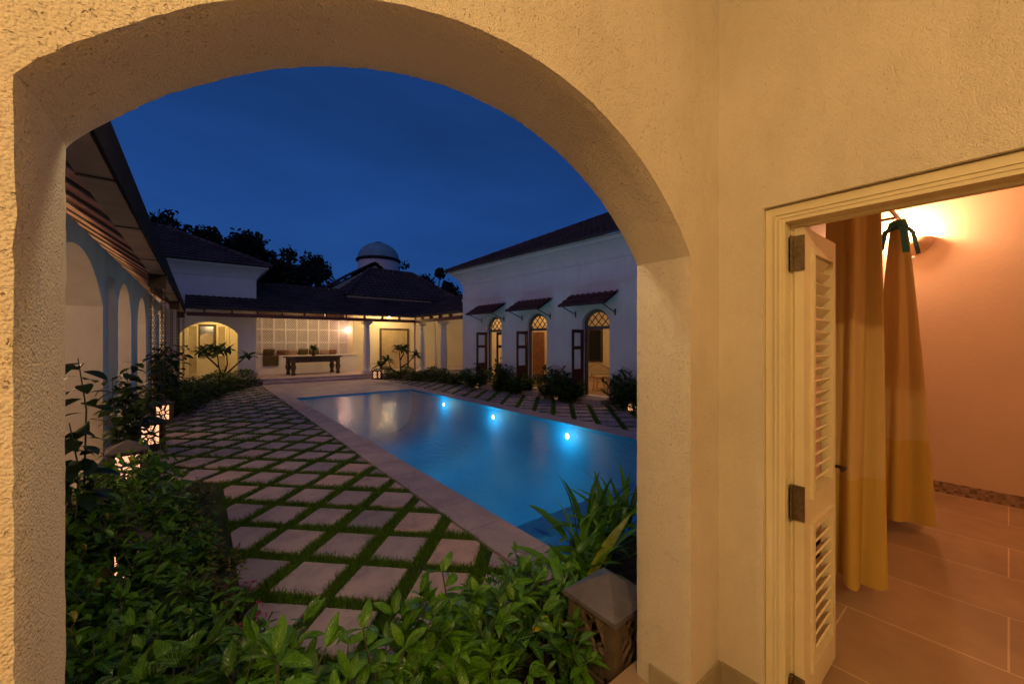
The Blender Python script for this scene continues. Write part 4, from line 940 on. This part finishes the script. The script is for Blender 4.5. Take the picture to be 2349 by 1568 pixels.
# rattan chair seen through the nearest door
ch = thing('rattan_chair', 'pale rattan armchair seen through the third arched door', 'chair', (10.42,8.42,.15), R(20))
b_ = MB(); b_.lathe([(0,.42),(.27,.42),(.29,.45),(.27,.47),(0,.47)],18); b_.build('seat', M['rattan'], ch)
b_ = MB()
for k in range(15):
    a = R(100+160*k/14-0); x, y = .29*math.cos(a), .29*math.sin(a); hgt = .92-.22*abs(k-7)/7
    b_.tube([(x,y,.44),(x*1.2,y*1.2,hgt)],.009,5)
b_.tube([(.35*math.cos(R(100+160*k/14)),.35*math.sin(R(100+160*k/14)),.93-.22*abs(k-7)/7) for k in range(15)],.02,6)
for zz in (.56,.68): b_.tube([(.315*math.cos(R(100+160*k/14)),.315*math.sin(R(100+160*k/14)),zz) for k in range(15)],.012,6)
b_.build('backrest', M['rattan'], ch)
for a in (45,135,225,315):
    b_ = MB(); b_.tube([(.22*math.cos(R(a)),.22*math.sin(R(a)),.43),(.27*math.cos(R(a)),.27*math.sin(R(a)),0)],.018,6); b_.build('leg', M['rattan'], ch)

# ================================================================== TREES
def tree(x, y, h, rx, label, n=5200, ls=.36, seed=1, tall=1.0):
    rr = random.Random(seed); root = thing('tree', label, 'tree', (x,y,0), group='dark trees behind the roofs')
    tr = MB(); tr.tube([(0,0,0),(.15,.1,h*.35),(0,0,h*.7)],.28,8,.1)
    blobs = []
    for k in range(26):
        a = rr.uniform(0,6.28); q = math.sqrt(rr.random())*rx; z = h*(.50+.46*rr.random())*(1-.25*(q/rx)**2); blobs.append((q*math.cos(a),q*math.sin(a),z,rr.uniform(.5,1.15)*rx*.30))
    for b in blobs[:14]: tr.tube([(0,0,h*.35),(b[0]*.5,b[1]*.5,(h*.4+b[2])*.5),(b[0],b[1],b[2])],.08,5,.02)
    cr = MB()
    for k in range(n):
        bx, by, bz, br = blobs[k % len(blobs)]; d = Vector((rr.gauss(0,1),rr.gauss(0,1),rr.gauss(0,.8))); d = d.normalized()*br*(rr.random()**.33)*rr.choice((1,1,1,1.25))
        p = Vector((bx,by,bz))+d; u = Vector((rr.gauss(0,1),rr.gauss(0,1),rr.gauss(0,1))).normalized(); v = u.cross(Vector((rr.gauss(0,1),rr.gauss(0,1),rr.gauss(0,1)))).normalized(); s = ls*rr.uniform(.5,1.2)
        cr.add([p-u*s*.5, p+v*s*.28, p+u*s*.5, p-v*s*.28], [(0,1,2,3)], rr.random())
    tr.build('trunk', M['bark'], root); cr.build('crown', M['leaftree'], root)
tree(-2.2,33,10.7,3.2,'leftmost dark tree above the corner pavilion roof',seed=1)
tree(.9,34,10.0,2.8,'dark tree with a spiky top just right of the pavilion ridge',seed=2)
tree(3.2,35,10.4,3.2,'bushy dark tree behind the pavilion eave corner',seed=3,n=6400)
tree(2.0,36.5,10.4,2.6,'tall dark tree filling the gap behind two spiky crowns',seed=9)
tree(5.9,36,9.6,2.8,'dark tree sloping down toward the veranda roof',seed=4)
tree(8.3,38,9.2,3.0,'low dark tree left of the domed tower',seed=5)
tree(15.4,38,10.6,1.5,'slender dark tree partly hidden behind the dome',seed=6,n=1400)
tree(16.6,32,8.9,2.0,'dark tree beyond the right end of the hipped roof',seed=7)
tree(18.2,30,7.8,2.0,'lowest dark tree beside the main house eave',seed=8)

# frangipani trees in the beds
def frangipani(loc, ends, label, rz=0, sc=1, sd=1):
    rr = random.Random(sd); random.seed(sd); root = thing('frangipani', label, 'tree', loc, rz, group='frangipani trees in the beds'); tr = MB(); cr = MB()
    for path_ in ends:
        tr.tube([Vector(p)*sc for p in path_], .035*sc, 6, .016*sc); tip = Vector(path_[-1])*sc
        for k in range(24):
            a = 6.283*k/24+rr.random(); e = rr.uniform(-.25,1.1); d = Vector((math.cos(a)*math.cos(e),math.sin(a)*math.cos(e),math.sin(e)))
            leaf(cr, tip+Vector((0,0,-.05*rr.random())), d, (0,0,1), .42*sc*rr.uniform(.7,1.1), .12*sc, .7, .15, 5)
    tr.build('trunk', M['bark'], root); cr.build('crown', M['leaffar'], root); return root
frangipani((.62,17.4,0), [[(0,0,0),(.02,0,.5),(-.1,0,.85),(-.15,0,1.45)],[(.02,0,.5),(.15,.0,.95),(.12,.05,1.5)],[(.02,0,.5),(.35,.1,.85),(.75,.1,1.25)],[(-.1,0,.85),(-.4,.1,1.2),(-.55,.1,1.42)]], 'frangipani tree in front of the lit pavilion arch', 0, 1.0, 3)
frangipani((7.35,17.6,0), [[(0,0,0),(-.03,0,.55),(-.05,0,.9),(-.12,0,1.5)],[(-.03,0,.55),(.35,.05,.75),(.8,.1,1.15)],[(-.03,0,.3),(-.45,0,.5),(-.65,0,.95)],[(-.45,0,.5),(-.9,0,.55),(-1.0,0,.7)],[(-.05,0,.9),(.12,0,1.2),(.2,.1,1.45)]], 'frangipani tree in front of the veranda door', 0, 1.0, 4)

# ================================================================== HEDGES AND SHRUBS
def hedge(name, line, w, h, n, L, label, mtl, seed):
    random.seed(seed); b_ = MB(); stm = MB(); root = thing(name, label, 'hedge')
    segs = [(Vector(a),Vector(b)) for a,b in zip(line,line[1:])]; tot = sum((b-a).length for a,b in segs)
    for a, b in segs:
        d = (b-a).normalized(); nx = Vector((-d.y,d.x,0)); ln = (b-a).length
        for k in range(int(n*ln/tot)):
            s = random.random()*ln; u = random.uniform(-1,1); hh = h*(.85+.22*math.sin(s*3.1+seed)+.10*math.sin(s*7.7))
            z = hh*math.sqrt(max(.02,1-abs(u)**2.6)); r = random.random(); zz = z*(1-.55*r*r) if random.random() < .75 else z*random.random()
            P = a+d*s+nx*(u*w*.5); P.z = zz
            dd = (rdir(-.1,1.0)+nx*u*.9).normalized()
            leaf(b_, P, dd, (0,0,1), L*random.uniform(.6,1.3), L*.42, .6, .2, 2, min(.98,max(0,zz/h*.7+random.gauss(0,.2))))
    b_.build('foliage', mtl, root); return root
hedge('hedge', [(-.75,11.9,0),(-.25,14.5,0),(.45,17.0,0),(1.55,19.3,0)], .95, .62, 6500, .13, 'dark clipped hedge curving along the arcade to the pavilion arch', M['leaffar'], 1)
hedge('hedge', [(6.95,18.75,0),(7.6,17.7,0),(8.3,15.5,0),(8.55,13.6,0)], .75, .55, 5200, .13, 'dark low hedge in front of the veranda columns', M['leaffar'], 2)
def upright(name, loc, h, r, n, L, label, seed, group=None, mtl=None):
    random.seed(seed); root = thing(name, label, 'shrub', loc, group=group); fo = MB(); stm = MB()
    for k in range(n):
        a = random.uniform(0,6.283); q = r*math.sqrt(random.random()); hh = h*random.uniform(.55,1.1)*(1-.3*q/r)
        b = Vector((math.cos(a)*q*.5,math.sin(a)*q*.5,0)); tip = Vector((math.cos(a)*q,math.sin(a)*q,hh)); stm.tube([b,(b+tip)*.5,tip],.006,4,.003)
        for j in range(11):
            t = .10+.90*j/10; leaf(fo, b.lerp(tip,t), (rdir(.1,.9)+Vector((0,0,.3))).normalized(), (0,0,1), L*random.uniform(.7,1.2), L*.22, .6, .15, 3)
    fo.build('foliage', mtl or M['leaffar'], root); stm.build('stem', M['stem'], root); return root
RG = 'shrubs along the house wall'
for x, y, h_, r_, n_, lab in ((8.30,12.6,.85,.62,50,'shrub with lantern glints below the farthest arched door'),(8.42,11.3,1.05,.50,40,'darkest shrub between the first and second arched doors'),
    (8.50,10.3,.62,.55,40,'low shrub in front of the second arched door, beside its open leaf'),(8.62,8.7,1.0,.70,62,'loose shrub with lantern glints between the second and third doors'),(8.45,8.0,.60,.45,34,'small low shrub on the pool side of the third door leaf'),
    (8.75,6.1,1.05,.72,66,'tall loose shrub right beside the arch pillar'),(8.55,5.3,.8,.6,44,'shrub mostly hidden by the arch pillar')):
    upright('leafy_shrub', (x,y,0), h_, r_, n_, .30, lab, int(y*10), RG)
# near planting, outside the arch
FG = 'glossy shrubs along the foot of the arch'
random.seed(21)
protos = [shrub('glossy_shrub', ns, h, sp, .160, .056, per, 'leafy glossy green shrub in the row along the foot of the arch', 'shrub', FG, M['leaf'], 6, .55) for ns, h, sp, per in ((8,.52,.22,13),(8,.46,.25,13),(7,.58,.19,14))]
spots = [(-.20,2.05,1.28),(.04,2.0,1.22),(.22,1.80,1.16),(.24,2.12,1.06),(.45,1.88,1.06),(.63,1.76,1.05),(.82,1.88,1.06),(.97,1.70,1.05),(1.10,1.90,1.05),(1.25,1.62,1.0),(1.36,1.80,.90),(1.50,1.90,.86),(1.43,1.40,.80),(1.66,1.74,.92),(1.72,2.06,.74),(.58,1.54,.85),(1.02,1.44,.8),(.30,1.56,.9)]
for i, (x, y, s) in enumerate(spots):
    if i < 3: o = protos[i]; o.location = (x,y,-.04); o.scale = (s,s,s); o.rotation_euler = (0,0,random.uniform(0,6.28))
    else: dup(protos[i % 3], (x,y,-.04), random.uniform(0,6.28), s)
BG = 'dark shrubs filling the left bed'
bed = [shrub('bed_shrub', ns, h, sp, .125, .046, per, 'dark leafy shrub in the planting bed left of the paving', 'shrub', BG, M['leafbed'], 5, .55) for ns, h, sp, per in ((15,.72,.27,16),(15,.64,.30,16),(13,.80,.25,17))]
k = 0
for y in (1.95,2.35,2.75,3.15,3.6,4.05,4.5,4.95,5.4,5.9):
    for x in (-.62,-.30,.0):
        if y > 4.6 and x > -.1: continue
        xx = x+random.uniform(-.08,.08)-(y-2)*.035; yy = y+random.uniform(-.12,.12); s = random.uniform(.85,1.1)*(1.0 if x < -.1 else .66)
        if k < 3: o = bed[k]; o.location = (xx,yy,-.04); o.scale = (s,s,s); o.rotation_euler = (0,0,random.uniform(0,6.28))
        else: dup(bed[k % 3], (xx,yy,-.04), random.uniform(0,6.28), s)
        k += 1
random.seed(33)
YG = 'small yellow green shrubs at the bed edge'
ys = shrub('edging_shrub', 16, .34, .16, .055, .02, 16, 'small yellow green shrub at the edge of the left bed', 'shrub', YG, M['leafsmall'], 3, .5); ys.location = (.10,3.3,-.03)
for x, y, s in ((.16,2.75,.8),(.12,3.75,.8),(.05,4.3,.85),(.0,4.9,.8),(.15,2.35,.8),(-.02,5.5,.9)): dup(ys, (x,y,-.03), random.uniform(0,6.28), s)
# ixora flower heads
def ixora(loc, label):
    root = thing('flowering_shrub', label, 'flowering shrub', loc); b_ = MB(); s_ = MB(); f_ = MB()
    for k in range(7):
        tip = Vector((random.uniform(-.12,.12),random.uniform(-.12,.12),random.uniform(.16,.30))); s_.tube([(0,0,0),tip*.6,tip],.004,4)
        for j in range(10): leaf(b_, tip*random.uniform(.5,1), rdir(-.1,.8), (0,0,1), .06, .025, .5, .2, 3)
        if k < 4:
            for j in range(36):
                d = rdir(-.1,1.5); leaf(f_, tip+Vector((0,0,.01))+d*.028, d, (0,0,1), .012, .009, .4, .1, 2)
    b_.build('foliage', M['leafbed'], root); s_.build('stem', M['stem'], root); f_.build('flowers', M['flower'], root)
ixora((.17,2.98,-.03), 'small shrub with a red flower head among the edging plants'); ixora((.20,2.58,-.03), 'small shrub with crimson flower heads nearest the arch')
# strap leaved clumps
def strap_clump(loc, n, h, label, seed):
    random.seed(seed); root = thing('strap_leaf_plant', label, 'plant', loc, group='strap leaved plants by the pool end'); b_ = MB()
    for k in range(n):
        a = random.uniform(0,6.283); e = random.uniform(.75,1.5); d = Vector((math.cos(a)*math.cos(e),math.sin(a)*math.cos(e),math.sin(e))); q = Vector((random.gauss(0,.07),random.gauss(0,.07),0))
        leaf(b_, q, d, (0,0,1), h*random.uniform(.6,1.15), .062*random.uniform(.7,1.2), random.uniform(.4,1.5), .25, 8, shape=.30)
    b_.build('foliage', M['strap'], root)
strap_clump((2.46,2.10,.0), 20, .46, 'strap leaved plant at the near corner of the pool', 5); strap_clump((2.72,2.25,.0), 28, .56, 'tall strap leaved plant by the pool end, left of the pillar', 6); strap_clump((3.05,2.3,.0), 30, .64, 'strap leaved plant hidden partly by the arch pillar', 7); strap_clump((2.15,1.95,.0), 24, .6, 'short strap leaved plant behind the carved lantern', 8)
# tall and climbing plants by the arcade wall
def climber(loc, h, n, L, label, seed, flower=False, spread=.18):
    random.seed(seed); root = thing('climbing_plant', label, 'plant', loc, group='tall plants against the arcade wall'); b_ = MB(); s_ = MB(); f_ = MB()
    for k in range(n):
        x, y = random.gauss(0,spread*.6), random.gauss(0,spread*.6); hh = h*(1 if k == 0 else random.uniform(.55,1)); pts = [(x*.3,y*.3,0),(x*.6,y*.6,hh*.4),(x,y,hh*.75),(x+random.gauss(0,.06),y+random.gauss(0,.06),hh)]; s_.tube(pts,.009,5,.004)
        m_ = int(hh/.055)
        for j in range(m_):
            t = .15+.85*j/m_; i = min(2,int(t*3)); P = Vector(pts[i]).lerp(Vector(pts[i+1]), t*3-i)
            a = j*2.4+k; d = Vector((math.cos(a),math.sin(a),random.uniform(-.1,.35)))
            leaf(b_, P+d*.02, d, (0,0,1), L*random.uniform(.7,1.2), L*.5, .9, .15, 5)
    if flower:
        for k in range(5):
            c = Vector((random.gauss(.1,.15),random.gauss(0,.15),h*random.uniform(.78,.95)))
            for j in range(10): d = rdir(-.8,1.2); leaf(f_, c+d*.03, d, (0,0,1), .06, .045, .5, .2, 3)
        f_.build('flowers', M['flower'], root)
    b_.build('foliage', M['leaftall'], root); s_.build('stem', M['stem'], root)
climber((-.72,4.45,0), 1.62, 3, .20, 'tall dark plant silhouetted against the first arch at the left jamb', 3, spread=.16)
climber((-.78,7.55,0), 1.35, 9, .19, 'dense dark climber beside the white downpipe', 4, spread=.2)
climber((-.80,9.2,0), 1.45, 4, .21, 'sparse climber reaching across the second arch', 9, spread=.25)
climber((-.60,12.2,0), 1.75, 14, .20, 'climber with pink flowers beyond the rain chains', 6, True, .30)
